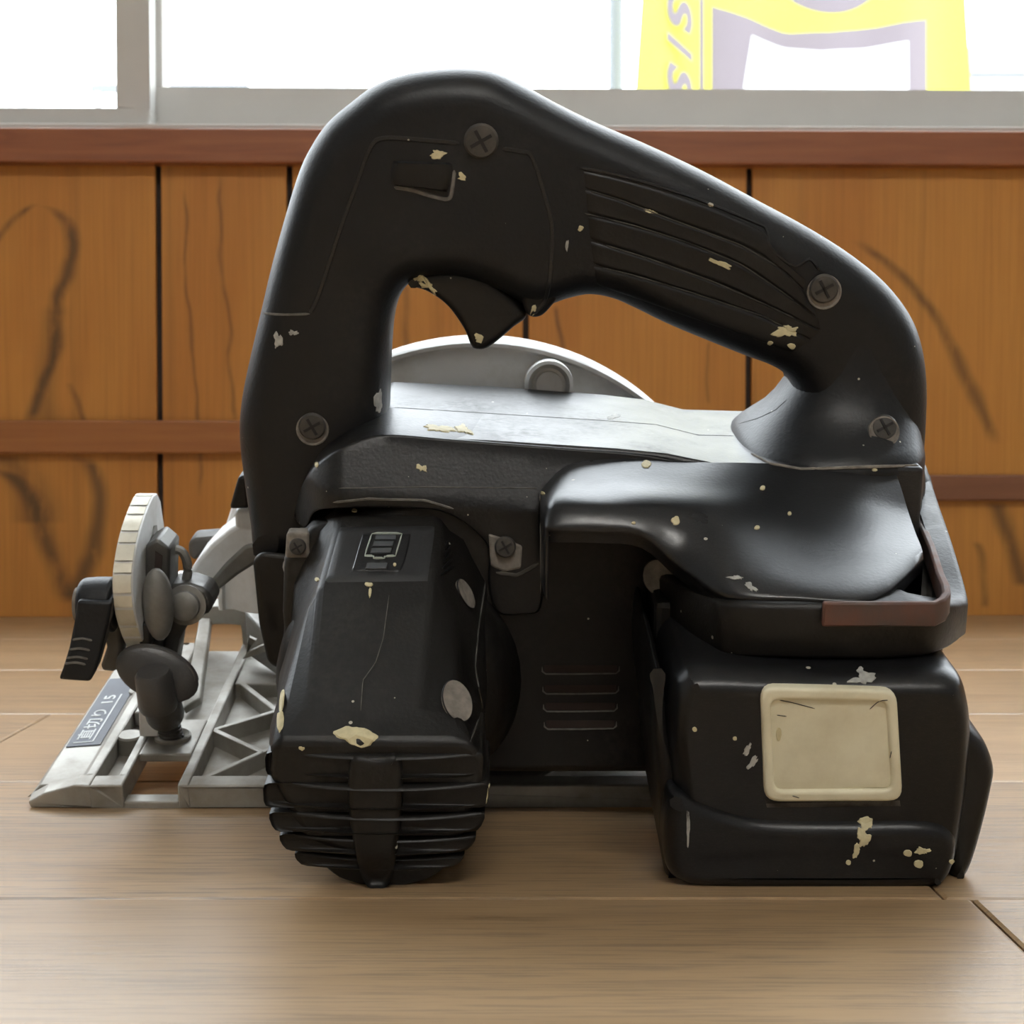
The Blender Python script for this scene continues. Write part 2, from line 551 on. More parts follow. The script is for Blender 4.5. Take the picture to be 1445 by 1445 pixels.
M['sash'] = plain('grey_aluminium_sash', (0.56, 0.55, 0.525), 0.45, 0.0, 0.06, 20)
M['plaster'] = plain('beige_plaster', (0.35, 0.345, 0.335), 0.85, 0, 0.04, 8)
M['ground'] = plain('pale_concrete', (0.55, 0.55, 0.54), 0.9, 0, 0.15, 3)
def cloth(name, c):
    t = NT(name)
    return t.set(c, 0.85, 0, 0.2)
M['yellow'] = cloth('yellow_cloth', (0.80, 0.76, 0.11))
M['brown'] = cloth('hazy_brown_print', (0.25, 0.215, 0.235))  # brown print lightened to carry the window haze
M['white'] = cloth('white_print', (0.75, 0.74, 0.76))
M['housewall'] = plain('pale_house_wall', (0.55, 0.55, 0.55), 0.9, 0, 0.03, 1)
M['roof'] = plain('pale_grey_roof', (0.25, 0.255, 0.26), 0.7, 0, 0.05, 2)
M['pole'] = plain('pale_grey_pole', (0.15, 0.165, 0.18), 0.5, 0, 0.05, 2)
def glass_mat():
    m = bpy.data.materials.new('window_glass')
    m.use_nodes = True
    t = m.node_tree
    t.nodes.clear()
    out = t.nodes.new('ShaderNodeOutputMaterial')
    mx = t.nodes.new('ShaderNodeMixShader')
    tr = t.nodes.new('ShaderNodeBsdfTransparent')
    gl = t.nodes.new('ShaderNodeBsdfGlossy')
    tr.inputs[0].default_value = (0.97, 0.98, 0.98, 1)
    gl.inputs['Roughness'].default_value = 0.02
    mx.inputs[0].default_value = 0.05
    t.links.new(tr.outputs[0], mx.inputs[1])
    t.links.new(gl.outputs[0], mx.inputs[2])
    t.links.new(mx.outputs[0], out.inputs[0])
    return m
M['glass'] = glass_mat()
def lamp_mat():
    t = NT('fill_light_tube')
    t.bsdf.inputs['Emission Color'].default_value = (1, 0.97, 0.92, 1)
    t.bsdf.inputs['Emission Strength'].default_value = FILL_POWER
    return t.set((0.9, 0.9, 0.88), 0.4)
M['tube'] = lamp_mat()
M['enamel'] = plain('white_enamel', (0.8, 0.8, 0.78), 0.4)

# ------------------------------------------------------------------ the setting
WALL = 1.155
YAW = radians(1.0)
XR, YB, ZC = 1.9, -2.2, 2.3
# floor: a dark sub floor with separate planks
floor = MB().box((-XR, YB, -0.03), (XR, WALL + 0.25, -0.0045)).build('floor', M['gap'], smooth=0, kind='structure')
PROW = 0.15
joints = {-1: 0.1168, 0: 0.11, 1: -0.2036, 2: 0.05, 3: -0.45, 4: 0.12}
gapw = 0.0007
def plank_mesh(L, W):
    b = 0.0009
    x, y = L/2 - gapw/2, W/2 - gapw/2
    v = [(-x, -y, -0.004), (x, -y, -0.004), (x, y, -0.004), (-x, y, -0.004),
         (-x, -y, -b*0.5), (x, -y, -b*0.5), (x, y, -b*0.5), (-x, y, -b*0.5),
         (-x+b, -y+b, 0), (x-b, -y+b, 0), (x-b, y-b, 0), (-x+b, y-b, 0)]
    f = [(0,1,5,4), (1,2,6,5), (2,3,7,6), (3,0,4,7), (4,5,9,8), (5,6,10,9), (6,7,11,10), (7,4,8,11), (8,9,10,11), (3,2,1,0)]
    me = bpy.data.meshes.new('floor_plank')
    me.from_pydata(v, [], f)
    me.materials.append(M['floor'])
    return me
PM = {}
for k in range(-17, 6):
    y0 = 0.406 + PROW*k
    j = joints.get(k, random.uniform(-0.45, 0.45))
    xs = sorted([j + 0.9*i for i in range(-4, 5) if -XR < j + 0.9*i < XR] + [-XR, XR])
    for a, b in zip(xs, xs[1:]):
        if b - a < 0.02: continue
        L = round(b-a, 4)
        W = PROW if k < 5 else 0.12
        if (L, W) not in PM: PM[(L, W)] = plank_mesh(L, W)
        o = bpy.data.objects.new('floor_plank', PM[(L, W)])
        o.location = ((a+b)/2, y0 + W/2, 0)
        link(o, floor)

# wall under the window, its frame turned a touch like the photographed one
def wl(px, py, Y):                 # measured point in the wall's own frame (Y in front of the wall is negative)
    d = wray(px, py)
    n = Vector((-sin(YAW), cos(YAW), 0))
    o = Vector((0, WALL, 0)) + n*Y
    t = (o - CAM).dot(n) / d.dot(n)
    return Matrix.Rotation(-YAW, 3, 'Z') @ (CAM + d*t - Vector((0, WALL, 0)))
def wall_place(o):
    o.location = (0, WALL, 0)
    o.rotation_euler = (0, 0, YAW)
    return o
SILL = wl(700, 189, 0).z
WTOP = 1.66
WX = 1.55
wall = MB()
wall.box((-XR, 0.006, -0.02), (XR, 0.14, SILL)).box((-XR, 0.006, WTOP), (XR, 0.14, ZC)).box((-XR, 0.006, SILL), (-WX, 0.14, WTOP)).box((WX, 0.006, SILL), (XR, 0.14, WTOP))
wall_back = wall_place(wall.build('wall_back', M['gap'], smooth=0, kind='structure'))
gx = [wl(x, 400, 0).x for x in (224, 409, 742, 1057)]
xs = [gx[0] - d for d in (1.30, 1.21, 1.05, 0.87, 0.71, 0.53, 0.36, 0.2665, 0.165)] + gx + [gx[-1] + d for d in (0.23, 0.33, 0.49, 0.66, 0.75, 0.93, 1.09, 1.26, 1.36)]
xs = [-XR] + [x for x in xs if -XR + 0.02 < x < XR - 0.02] + [XR]
for a, b in zip(xs, xs[1:]):
    g = 0.0021
    m = MB().box((a+g, 0, 0.0), (b-g, 0.0055, SILL - 0.004))
    o = m.build('wall_plank', M['wall'], wall_back, smooth=0, bevel=0.0006)
up = MB().box((-XR, 0, WTOP), (XR, 0.0055, ZC)).box((-XR, 0, SILL), (-WX, 0.0055, WTOP)).box((WX, 0, SILL), (XR, 0.0055, WTOP))
up.build('upper_plaster', M['plaster'], wall_back, smooth=0)
def bar(name, x0, x1, z0, z1, y0, y1, mat, **k):
    return wall_place(MB().box((x0, y0, z0), (x1, y1, z1)).build(name, mat, smooth=0, bevel=0.0015, **k))
bar('trim_1', -XR, XR, wl(700, 231, -0.012).z, SILL + 0.001, -0.012, 0.10, M['trim'], kind='structure')
bar('trim_2', -XR, wl(742, 600, -0.008).x, wl(170, 640, -0.008).z, wl(170, 593, -0.008).z, -0.008, 0.0, M['batten'], kind='structure')
bar('trim_3', wl(742, 600, -0.008).x + 0.001, XR, wl(1370, 707, -0.007).z, wl(1370, 670, -0.007).z, -0.007, 0.0, M['batten2'], kind='structure')

MB().box((-XR-0.1, YB, -0.03), (-XR, WALL+0.2, ZC)).build('wall_left', M['plaster'], smooth=0, kind='structure')
MB().box((XR, YB, -0.03), (XR+0.1, WALL+0.2, ZC)).build('wall_right', M['plaster'], smooth=0, kind='structure')
MB().box((-XR-0.1, YB-0.1, -0.03), (XR+0.1, YB, ZC)).build('wall_front', M['plaster'], smooth=0, kind='structure')
MB().box((-XR-0.1, YB-0.1, ZC), (XR+0.1, WALL+0.25, ZC+0.1)).build('ceiling', M['enamel'], smooth=0, kind='structure')

# window: track, left sash in front of the right sash
y_tr, y_l, y_r = 0.004, 0.018, 0.050
trk = MB().box((-WX, y_tr, SILL+0.001), (WX, 0.12, wl(700, 176, y_tr).z)).box((-WX, y_tr, WTOP-0.03), (WX, 0.12, WTOP))
trk.box((-WX, y_tr, SILL), (-WX+0.03, 0.12, WTOP)).box((WX-0.03, y_tr, SILL), (WX, 0.12, WTOP))
win = wall_place(trk.build('window_1', M['sash'], smooth=0, bevel=0.001, kind='structure'))
zb = wl(700, 176, y_tr).z
def sash(name, x0, x1, zr, y, stl, str_, inner):
    m = MB().box((x0, y, zb), (x1, y+0.028, zr)).box((x0, y, WTOP-0.07), (x1, y+0.028, WTOP-0.03))
    m.box((x0, y, zr), (x0+stl, y+0.028, WTOP-0.07)).box((x1-str_, y, zr), (x1, y+0.028, WTOP-0.07))
    s = m.build(name, M['sash'], win, smooth=0, bevel=0.0012)
    p = MB().box((x0+stl-0.003, y+0.011, zr-0.003), (x1-str_+0.003, y+0.015, WTOP-0.067)).build('glass_pane', M['glass'], s, smooth=0)
    return s
xl0, xl1 = wl(163, 100, y_l).x, wl(209, 100, y_l).x
sash('sash', -WX+0.03, xl1, wl(80, 152, y_l).z, y_l, 0.035, xl1-xl0, 0)
xr0, xr1 = wl(200, 100, y_r).x, wl(222, 100, y_r).x
sash('sash', xr0, WX-0.03, wl(800, 125, y_r).z, y_r, xr1-xr0+0.004, 0.035, 0)

# fill light added unseen behind the viewer, shaped as a ceiling lamp
lamp = empty('fill_lamp', (0.2, -1.55, ZC), label='added fill light on the unseen ceiling, shaped as a white fluorescent batten', cat='lamp')
MB().box((-0.62, -0.09, -0.05), (0.62, 0.09, 0)).build('housing', M['enamel'], lamp, bevel=0.004)
for y in (-0.045, 0.045):
    MB().cyl((-0.58, y, -0.075), (0.58, y, -0.075), 0.016, n=16).build('tube', M['tube'], lamp)
    for s in (-1, 1):
        MB().box((s*0.6-0.012, y-0.02, -0.095), (s*0.6+0.012, y+0.02, -0.05)).build('tube_holder', M['enamel'], lamp, bevel=0.002)

# outside
MB().box((-14, WALL+0.26, -0.32), (14, 20, -0.30)).build('ground', M['ground'], smooth=0, kind='structure')
BYW = 3.0
ban = empty('banner', WD(1135, 118, BYW) + Vector((0, 0, -0.25)), label='yellow banner with haze-lightened brown and white print outside the window', cat='banner')
def ban_pt(px, py, off=0.0):
    p = WD(px, py, BYW)
    return Vector((p.x, BYW + 0.012*sin(p.x*16+0.6) + 0.006*sin(p.x*41) - off, p.z)) - ban.location
def ban_grid(name, left, right, top, bot, mat, off, nx=24, nz=10):
    vs_, fs = [], []
    for th in (0, 1):
        for i in range(nx+1):
            for j in range(nz+1):
                u, v = i/nx, j/nz
                py = top(u)*(1-v) + bot(u)*v
                px = left(py)*(1-u) + right(py)*u
                q = ban_pt(px, py, off)
                vs_.append(q + Vector((0, th*0.0006, 0)))
    K = (nx+1)*(nz+1)
    ix = lambda t, i, j: t*K + i*(nz+1) + j
    for i in range(nx):
        for j in range(nz):
            fs += [(ix(0,i,j), ix(0,i,j+1), ix(0,i+1,j+1), ix(0,i+1,j)), (ix(1,i,j), ix(1,i+1,j), ix(1,i+1,j+1), ix(1,i,j+1))]
    for i in range(nx):
        fs += [(ix(0,i,0), ix(0,i+1,0), ix(1,i+1,0), ix(1,i,0)), (ix(0,i,nz), ix(1,i,nz), ix(1,i+1,nz), ix(0,i+1,nz))]
    for j in range(nz):
        fs += [(ix(0,0,j), ix(1,0,j), ix(1,0,j+1), ix(0,0,j+1)), (ix(0,nx,j), ix(0,nx,j+1), ix(1,nx,j+1), ix(1,nx,j))]
    return mesh_obj(name, vs_, fs, mat, ban)
def lin(pts):
    def f(x):
        for (a, b), (c, d) in zip(pts, pts[1:]):
            if x <= c: return b + (d-b)*(x-a)/(c-a)
        return pts[-1][1]
    return f
K_ = lambda c: (lambda u: c)
ban_grid('cloth', lin([(-900, 930), (0, 905), (118, 897), (300, 890)]), lin([(-900, 1345), (0, 1365), (118, 1372), (300, 1380)]), K_(-260), K_(215), M['yellow'], 0, 40, 16)
ban_grid('printed_line', K_(987.5), K_(993.5), K_(-260), K_(205), M['brown'], 0.001, 2, 16)
tp = lin([(0, 8), (0.18, 25), (0.35, 45), (0.54, 48), (0.78, 40), (1, 27)])
ban_grid('printed_block', K_(1005), K_(1308), tp, K_(205), M['brown'], 0.001, 30, 8)
tw = lin([(0, 48), (0.22, 65), (0.45, 74), (0.72, 70), (1, 60)])
ban_grid('printed_shape', lin([(40, 1063), (118, 1050), (210, 1040)]), lin([(40, 1280), (210, 1281.5)]), tw, K_(200), M['white'], 0.002, 30, 6)
ta = lambda u: -40 - 60*sin(pi*u)
tb = lambda u: -40 + 61*sin(pi*min(max(u, 0), 1))**0.75
ban_grid('printed_disc', K_(1085), K_(1262), ta, tb, M['brown'], 0.001, 30, 8)
def text_mesh(body, shear=0.0, bold=0.0):
    cu = bpy.data.curves.new('text', 'FONT')
    cu.body = body
    cu.size = 1
    cu.shear = shear
    cu.offset = bold
    cu.extrude = 0.01
    cu.resolution_u = 6
    o = bpy.data.objects.new('text', cu)
    COL.objects.link(o)
    bpy.context.view_layer.update()
    me = bpy.data.meshes.new_from_object(o.evaluated_get(bpy.context.evaluated_depsgraph_get()))
    bpy.data.objects.remove(o)
    return me
def place_text(me, name, mat, parent, org, xdir, ydir, w=None, h=None, thick=0.0004):
    vs_ = [v.co.copy() for v in me.vertices]
    x0, x1 = min(v.x for v in vs_), max(v.x for v in vs_)
    y0, y1 = min(v.y for v in vs_), max(v.y for v in vs_)
    sx, sy = w/(x1-x0), h/(y1-y0)
    zd = xdir.cross(ydir).normalized()
    me2 = me.copy()
    for v, c in zip(me2.vertices, vs_):
        v.co = org + xdir*((c.x-x0)*sx) + ydir*((c.y-y0)*sy) + zd*(c.z/0.02*thick)
    me2.materials.clear()
    me2.materials.append(mat)
    o = bpy.data.objects.new(name, me2)
    link(o, parent)
    return o
for ch, pa, pb in (('S', -8, 53), ('I', 48, 92), ('S', 90, 152)):
    a = ban_pt(940, pa, 0.004)
    b = ban_pt(940, pb, 0.004)
    me = text_mesh(ch, 0.35 if ch != 'I' else 0.75, 0.045)
    place_text(me, 'letter', M['brown'], ban, a, (b-a).normalized(), Vector((1, 0, 0)), (b-a).length, (ban_pt(973.5, 0)-ban_pt(940, 0)).length, 0.002)
pole = empty('utility_pole', (WD(869, 120, 3.6).x, 3.6, -0.3), label='pale grey pole standing outside the window beside the yellow banner', cat='pole')
MB().cyl((0, 0, 0), (0, 0, 3.2), 0.016, 0.015).build('shaft', M['pole'], pole)
MB().cyl((0, 0, 0), (0, 0, 0.05), 0.05, 0.03).build('foot', M['pole'], pole)
MB().box((0.012, -0.02, 0.62), (0.04, 0.02, 0.76)).build('bracket', M['pole'], pole, bevel=0.003)
hs = empty('house', (WD(1490, 110, 12).x, 12, -0.3), label='pale house with a grey gabled roof far outside the window', cat='house')
hz = WD(1445, 108, 12).z + 0.3
MB().box((-0.85, 0, 0), (2.6, 3, hz)).build('wall', M['housewall'], hs, smooth=0)
MB().prism([(-0.95, -0.1, hz), (2.7, -0.1, hz), (0.9, -0.1, hz+1.25)], (0, 3.2, 0)).build('roof', M['roof'], hs, smooth=0)
MB().box((0.2, -0.03, 0.5), (0.8, 0.01, hz-0.3)).build('window', M['pole'], hs, smooth=0)
fe = empty('railing', (WD(240, 124, 9).x, 9, -0.3), label='low pale blue railing far outside the window', cat='railing')
f0, f1 = WD(240, 119, 9).z + 0.3, WD(240, 128, 9).z + 0.3
fa_, fb_ = WD(128, 124, 9).x - fe.location.x, WD(350, 124, 9).x - fe.location.x
MB().box((fa_, 0, f1), (fb_, 0.06, f0)).build('beam', M['pole'], fe, smooth=0)
for k in range(4):
    x = fa_ + 0.02 + (fb_-fa_-0.06)*k/3
    MB().box((x, 0.01, 0), (x+0.03, 0.05, f1)).build('post', M['housewall'], fe, smooth=0)

# ------------------------------------------------------------------ the saw
SAW = empty('circular_saw', ROOT, label='worn black cordless circular saw with silver base plate and paint splashes', cat='power saw')
SAW.rotation_euler = (TILT, 0, 0)

# ---- base plate
PT = 0.008
XB1 = 0.118
bp = MB()
sec = [(-0.1545, 0.0), (-0.1552, 0.0022), (-0.150, 0.0052), (-0.1400, PT), (-0.1350, PT), (-0.1350, 0.0)]
bp.loft([[(x, y, z) for x, z in sec] for y in (0.0, 0.008)])
sec2 = [(-0.1545, 0.0), (-0.1552, 0.0022), (-0.1535, 0.0042), (-0.1405, 0.0052), (-0.1380, PT), (-0.1350, PT), (-0.1350, 0.0)]
bp.loft([[(x, y, z) for x, z in sec2] for y in (0.008, 0.1305)])
bp.box((-0.1350, 0, 0), (-0.1245, 0.0075, PT))
bp.box((-0.1275, 0.0075, 0), (-0.1245, 0.1305, PT))
bp.box((-0.1350, 0.0075, 0), (-0.1275, 0.1305, 0.0015))
bp.box((-0.1350, 0.062, 0.0015), (-0.1275, 0.068, PT-0.001))
bp.box((-0.1350, 0.100, 0.0015), (-0.1275, 0.1305, PT))
bp.box((-0.1245, 0, 0), (-0.1070, 0.006, 0.0022))
bp.box((-0.1245, 0.053, 0), (-0.1070, 0.1305, 0.0045))
bp.box((-0.1245, 0.0235, PT-0.0028), (-0.1070, 0.053, PT+0.0002))
bp.box((-0.1070, 0, 0), (-0.1035, 0.1305, PT))
bp.box((-0.1035, 0, 0), (XB1, 0.0075, PT))
bp.box((-0.1035, 0.0075, 0), (XB1, 0.1305, 0.0016))
bp.box((-0.1035, 0.089, 0), (XB1, 0.1305, PT-0.001))
base = bp.build('base_plate', M['alu'], SAW, reg=True, smooth=0, bevel=0.0006, label='silver cast aluminium base plate')
def rib(a, b, w=0.0022, z1=PT-0.0006):
    a, b = Vector((*a, 0.001)), Vector((*b, 0.001))
    t = (b-a).normalized()
    s = Vector((-t.y, t.x, 0))*w/2
    MB().prism([a+s, b+s, b-s, a-s], (0, 0, z1-0.001)).build('rib', M['alu'], base, smooth=0, bevel=0.0004)
for i in range(4):
    x = -0.1035 + 0.036*i
    rib((x, 0.046), (x+0.0195, 0.0275)); rib((x+0.0195, 0.0275), (x+0.004, 0.0075)); rib((x, 0.046), (x+0.0195, 0.063))
    rib((x+0.0195, 0.063), (x+0.003, 0.089)); rib((x+0.0195, 0.0275), (x+0.036, 0.046)); rib((x+0.0195, 0.063), (x+0.036, 0.046))
MB().lathe((-0.1315, 0.041, 0.0015), (0, 0, 1), [(0, 0.0046), (PT-0.0025, 0.0046), (PT-0.0018, 0.004)]).build('boss', M['alu'], base)
MB().lathe((-0.1375, 0.085, 0.004), (0, 0, 1), [(0, 0.0046), (0.0022, 0.0044), (0.003, 0.003)]).build('rivet', M['alu'], base)
# straight-cut sticker and its print
e1, e2 = Vector((-0.1530, 0.0, 0.0042)), Vector((-0.1408, 0.0, 0.0052))
sx_, sn = (e2-e1).normalized(), (e2-e1).normalized().cross(Vector((0, 1, 0))).normalized()
if sn.z < 0: sn = -sn
so = lambda u, v, h=0: e1 + sx_*u + Vector((0, v, 0)) + sn*(h+0.0001)
stk = MB().prism([so(0.0002, 0.0375), so(0.0121, 0.0375), so(0.0121, 0.100), so(0.0002, 0.100)], sn*0.00025).build('sticker', M['sticker'], base, smooth=0, label='blue-grey sticker with pale lettering')
place_text(text_mesh('\u76f4\u5207\u308a 15', 0, 0.01), 'lettering', M['print'], stk, so(0.0076, 0.0425, 0.0003), Vector((0, 1, 0)), -sx_, 0.0400, 0.0056, 0.0002)
ln = MB()
for a, b in (((0.0020, 0.0402), (0.0088, 0.0402)), ((0.0088, 0.0402), (0.0088, 0.0830))):
    A, B = so(*a, 0.0003), so(*b, 0.0003)
    q = (B-A).normalized().cross(sn)*0.0003
    ln.prism([A-q, B-q, B+q, A+q], sn*0.0001)
ln.build('printed_line', M['print'], stk, smooth=0)

# ---- rip fence wing bolt
wb = Vector((-0.1158, 0.0362, PT))
wb_ax = (T(214, 945, 0.017) - wb).normalized()
wbo = MB()
wbo.lathe(wb, wb_ax, [(0, 0.0030), (0.0125, 0.0030), (0.0125, 0.0060), (0.014, 0.0064), (0.026, 0.0064), (0.0282, 0.0056)])
wing = wbo.build('wing_bolt', M['dusty'], SAW, reg=True)
MB().lathe(wb - wb_ax*0.001, (0, 0, 1), [(0, 0.0062), (0.0022, 0.0062), (0.0026, 0.0056), (0.0018, 0.0042), (0.001, 0.003)]).build('collar', M['alu'], wing)
sp_ = MB()
N_ = 90
sp_.tube([wb + wb_ax*(0.0015 + 0.0112*i/N_) + 0.0036*(Vector((1, 0, 0))*cos(i*0.42) + Vector((0, 1, 0))*sin(i*0.42)) for i in range(N_)], 0.0006, 6)
sp_.build('thread', M['steel'], wing)
wc = T(222, 951, 0.0195)
q = Matrix.Rotation(radians(24), 3, 'Y') @ Matrix.Rotation(radians(-14), 3, 'X')
MB().ball(wc, 0.0140, 0.0026, 0.0086, q, 28, 14).build('wing', M['dusty'], wing)
MB().lathe(T(224, 1000, 0.0150), T(214, 936, 0.0125) - T(224, 1000, 0.0150), [(0, 0.0058), (0.0015, 0.0064), (0.0125, 0.0060), (0.0140, 0.0050)], 24).build('stem', M['dusty'], wing)
wr = MB()
wr.tube([wc + q @ Vector((0.0130*cos(a), 0.0, 0.0080*sin(a))) for a in [radians(20 + 5*i) for i in range(29)]], 0.0011, 8)
wr.build('wing_edge', M['dusty'], wing)

# ---- bevel quadrant with its scale
xq0, xq1 = -0.1265, -0.1200
rim = [(0.036, 0.028), (0.028, 0.042), (0.0185, 0.053), (0.0128, 0.063), (0.0128, 0.0725), (0.0180, 0.0790), (0.0265, 0.0845), (0.0380, 0.0885), (0.0480, 0.0905), (0.0545, 0.0900)]
rim = catmull(rim, 4, False)
quad = MB()
inner = [(0.0590, 0.0860), (0.0640, 0.0700), (0.0640, 0.040), (0.055, 0.010), (0.045, 0.006), (0.034, 0.010)]
quad.prism([(xq0, y, z) for y, z in rim + inner], (xq1-xq0, 0, 0))
qd = quad.build('bevel_quadrant', M['white_alu'], SAW, reg=True, smooth=25, bevel=0.0005, label='pale metal bevel quadrant with a graduated edge')
N = len(rim)
tick = [int(N*k/15) for k in range(1, 15)]
for a, b in zip(tick, tick[1:]):
    seg = rim[a:b+1]
    pts0 = [Vector((xq0+0.0004, y-0.0002, z+0.0002)) for y, z in seg]
    cut = 0.07
    pts0[0] = pts0[0].lerp(pts0[1], cut*3); pts0[-1] = pts0[-1].lerp(pts0[-2], cut*3)
    m = MB()
    m.loft([[p, p + Vector((xq1-xq0-0.0008, 0, 0)), p + Vector((xq1-xq0-0.0008, -0.0004, 0.0002)), p + Vector((0, -0.0004, 0.0002))] for p in pts0])
    m.build('scale_division', M['scale'], qd)
slot = MB()
slot.prism([(xq1-0.0002, y, z) for y, z in ((0.040, 0.078), (0.046, 0.081), (0.050, 0.080), (0.052, 0.060), (0.045, 0.058), (0.041, 0.066))], (0.0005, 0, 0))
slot.build('quadrant_slot', M['midsteel'], qd, smooth=0)
# clamp arm, washers and bolt behind the quadrant
ca = MB()
ca.prism([T(a, b, 0.03) for a, b in ((205, 770), (222, 760), (240, 775), (238, 840), (232, 880), (226, 925), (196, 935), (192, 900), (203, 870))], (0, 0.016, 0))
arm = ca.build('clamp_arm', M['steel'], SAW, reg=True, bevel=0.001)
MB().prism([T(a, b, 0.0295) for a, b in ((219, 778), (229, 785), (226, 838), (216, 845))], (0, 0.001, 0)).build('slot', M['gap'], arm, smooth=0)
MB().ball(T(223, 853, 0.024), 0.0052, 0.0045, 0.0124, None, 20, 12).build('washer', M['midsteel'], arm)
cb = MB()
cb.prism([T(a, b, 0.034) for a, b in ((237, 826), (268, 824), (292, 832), (302, 850), (294, 868), (270, 872), (252, 905), (245, 950), (222, 950), (232, 890), (236, 860))], (0, 0.014, 0))
cb.build('bracket', M['steel'], arm, bevel=0.0015)
MB().lathe(T(263, 853, 0.034), (0, -1, 0.15), [(0, 0.0068), (0.0015, 0.0068), (0.0018, 0.0050), (0.004, 0.0048), (0.005, 0.003)], 24).build('bolt', M['midsteel'], arm)
hk = [T(a, b, 0.04) for a, b in catmull([(240, 782), (247, 776), (256, 778), (263, 790), (265, 806), (262, 822)], 4, False)]
MB().tube(hk, 0.0016, 8).build('hook', M['midsteel'], arm)
MB().box(T(196, 912, 0.022), T(212, 880, 0.022) + Vector((0, 0.006, 0))).build('stop', M['dark'], arm, bevel=0.001)
MB().box(T(248, 826, 0.06), T(258, 812, 0.06) + Vector((0, 0.006, 0))).build('tab', M['white_alu'], arm, bevel=0.0006)
# bevel lever
lv = MB()
c0, c1 = T(113, 853, 0.018), T(163, 853, 0.018)
c1 = Vector((c1.x, c0.y, c0.z))
lv.lathe(c0, c1-c0, [(0, 0.0070), (0.0012, 0.0086), (0.006, 0.0090), ((c1-c0).length, 0.0090)], 28)
def lring(a, b, Y, th):            # one cross section of the arm: left and right pixel at depth Y, thickness th
    A, B = T(*a, Y), T(*b, Y)
    return [A, B, B + Vector((0, th, 0.001)), A + Vector((0, th, 0.001))]
lv.loft([lring((109, 848), (158, 850), 0.0085, 0.012), lring((105, 875), (153, 880), 0.0075, 0.010), lring((97, 915), (143, 918), 0.005, 0.009), lring((88, 945), (135, 948), 0.003, 0.008), lring((82, 960), (127, 963), 0.0025, 0.006)])
lever = lv.build('bevel_lever', M['rubber'], SAW, reg=True, bevel=0.0014, segs=3, label='black plastic bevel lever with ribbed tip')
refresh()
for y, xa, xb in ((903, 102, 130), (917, 98, 127), (929, 94, 124), (937, 91, 121)):
    ribbon(MB(), [(xa, y), ((xa+xb)/2, y-2), (xb, y+1)], 0.0005, 0.0004).build('tread', M['wear_glint'], lever)
MB().cyl(c0 - Vector((0.0012, 0, 0)), c0 + Vector((0.001, 0, 0)), 0.0055).build('end_cap', M['dust'], lever)
lb = MB()
lb.loft([lring((140, 850), (166, 850), 0.020, 0.012), lring((150, 915), (172, 920), 0.020, 0.010), lring((142, 940), (168, 944), 0.020, 0.008), lring((143, 947), (160, 949), 0.020, 0.008)])
lb.build('lever_stem', M['steel'], lever, bevel=0.0012)
MB().ball(T(161, 901, 0.024), 0.0016, 0.0016, 0.0017).build('orange_tip', M['orange'], lever)

# ---- upright arch on the far edge of the base, with gusset
ar = MB()
za = 0.128
arch_o = catmull([T(a, b, za).to_tuple() for a, b in ((268, 930), (276, 900), (283, 870), (292, 857), (342, 856), (352, 864), (366, 890), (378, 930))], 4, False)
arch_i = catmull([T(a, b, za).to_tuple() for a, b in ((288, 930), (290, 910), (293, 892), (298, 882), (334, 882), (340, 886), (342, 905), (345, 930))], 4, False)
n_ = len(arch_o)
for i in range(n_-1):
    ar.prism([arch_o[i], arch_o[i+1], arch_i[i+1], arch_i[i]], (0, 0.010, 0))
arch = ar.build('hinge_arch', M['alu'], SAW, smooth=30, bevel=0.0004)
MB().prism([T(258, 1000, 0.060) + Vector((0, 0, 0)), T(281, 872, 0.125), T(297, 872, 0.125), T(282, 985, 0.070)], (0, 0.004, -0.004)).build('strut', M['alu'], arch, bevel=0.0006)
MB().prism([T(345, 862, 0.112), T(380, 900, 0.10), T(400, 960, 0.09), T(350, 925, 0.105)], (0, 0.012, 0)).build('gusset', M['midsteel'], arch, bevel=0.001)
gs = MB()
gs.sweep([T(a, b, 0.098) for a, b in ((357, 900), (345, 925), (378, 912))], 0.0022, 0.003)
gs.build('gusset_edge', M['alu'], arch, bevel=0.0003)

# ---- pale front arm of the guard
fa = MB()
def slab(m, pts, y0, y1): m.prism([T(a, b, y0) for a, b in pts], (0, y1-y0, 0))
slab(fa, [(344, 735), (322, 748), (300, 766), (278, 790), (262, 815), (268, 826), (300, 842), (330, 815), (362, 790), (370, 740)], 0.062, 0.084)
slab(fa, [(330, 720), (362, 716), (366, 750), (332, 750)], 0.062, 0.080)
front_arm = fa.build('front_arm', M['white_alu'], SAW, reg=True, bevel=0.0025, segs=3, label='pale cast metal arm in front of the guard')
fd = MB()
slab(fd, [(292, 826), (318, 795), (345, 770), (370, 765), (370, 790), (335, 812), (302, 838)], 0.0605, 0.064)
fd.build('arm_recess', M['midsteel'], front_arm, bevel=0.0012)
fk = MB()
slab(fk, [(336, 672), (348, 672), (352, 718), (323, 719)], 0.056, 0.074)
fk.build('depth_lever', M['dark'], front_arm, bevel=0.0012)
bk = MB()
slab(bk, [(265, 768), (270, 760), (308, 757), (290, 775), (276, 792), (266, 786)], 0.088, 0.10)
bk.build('far_knob', M['steel'], front_arm, bevel=0.0018)

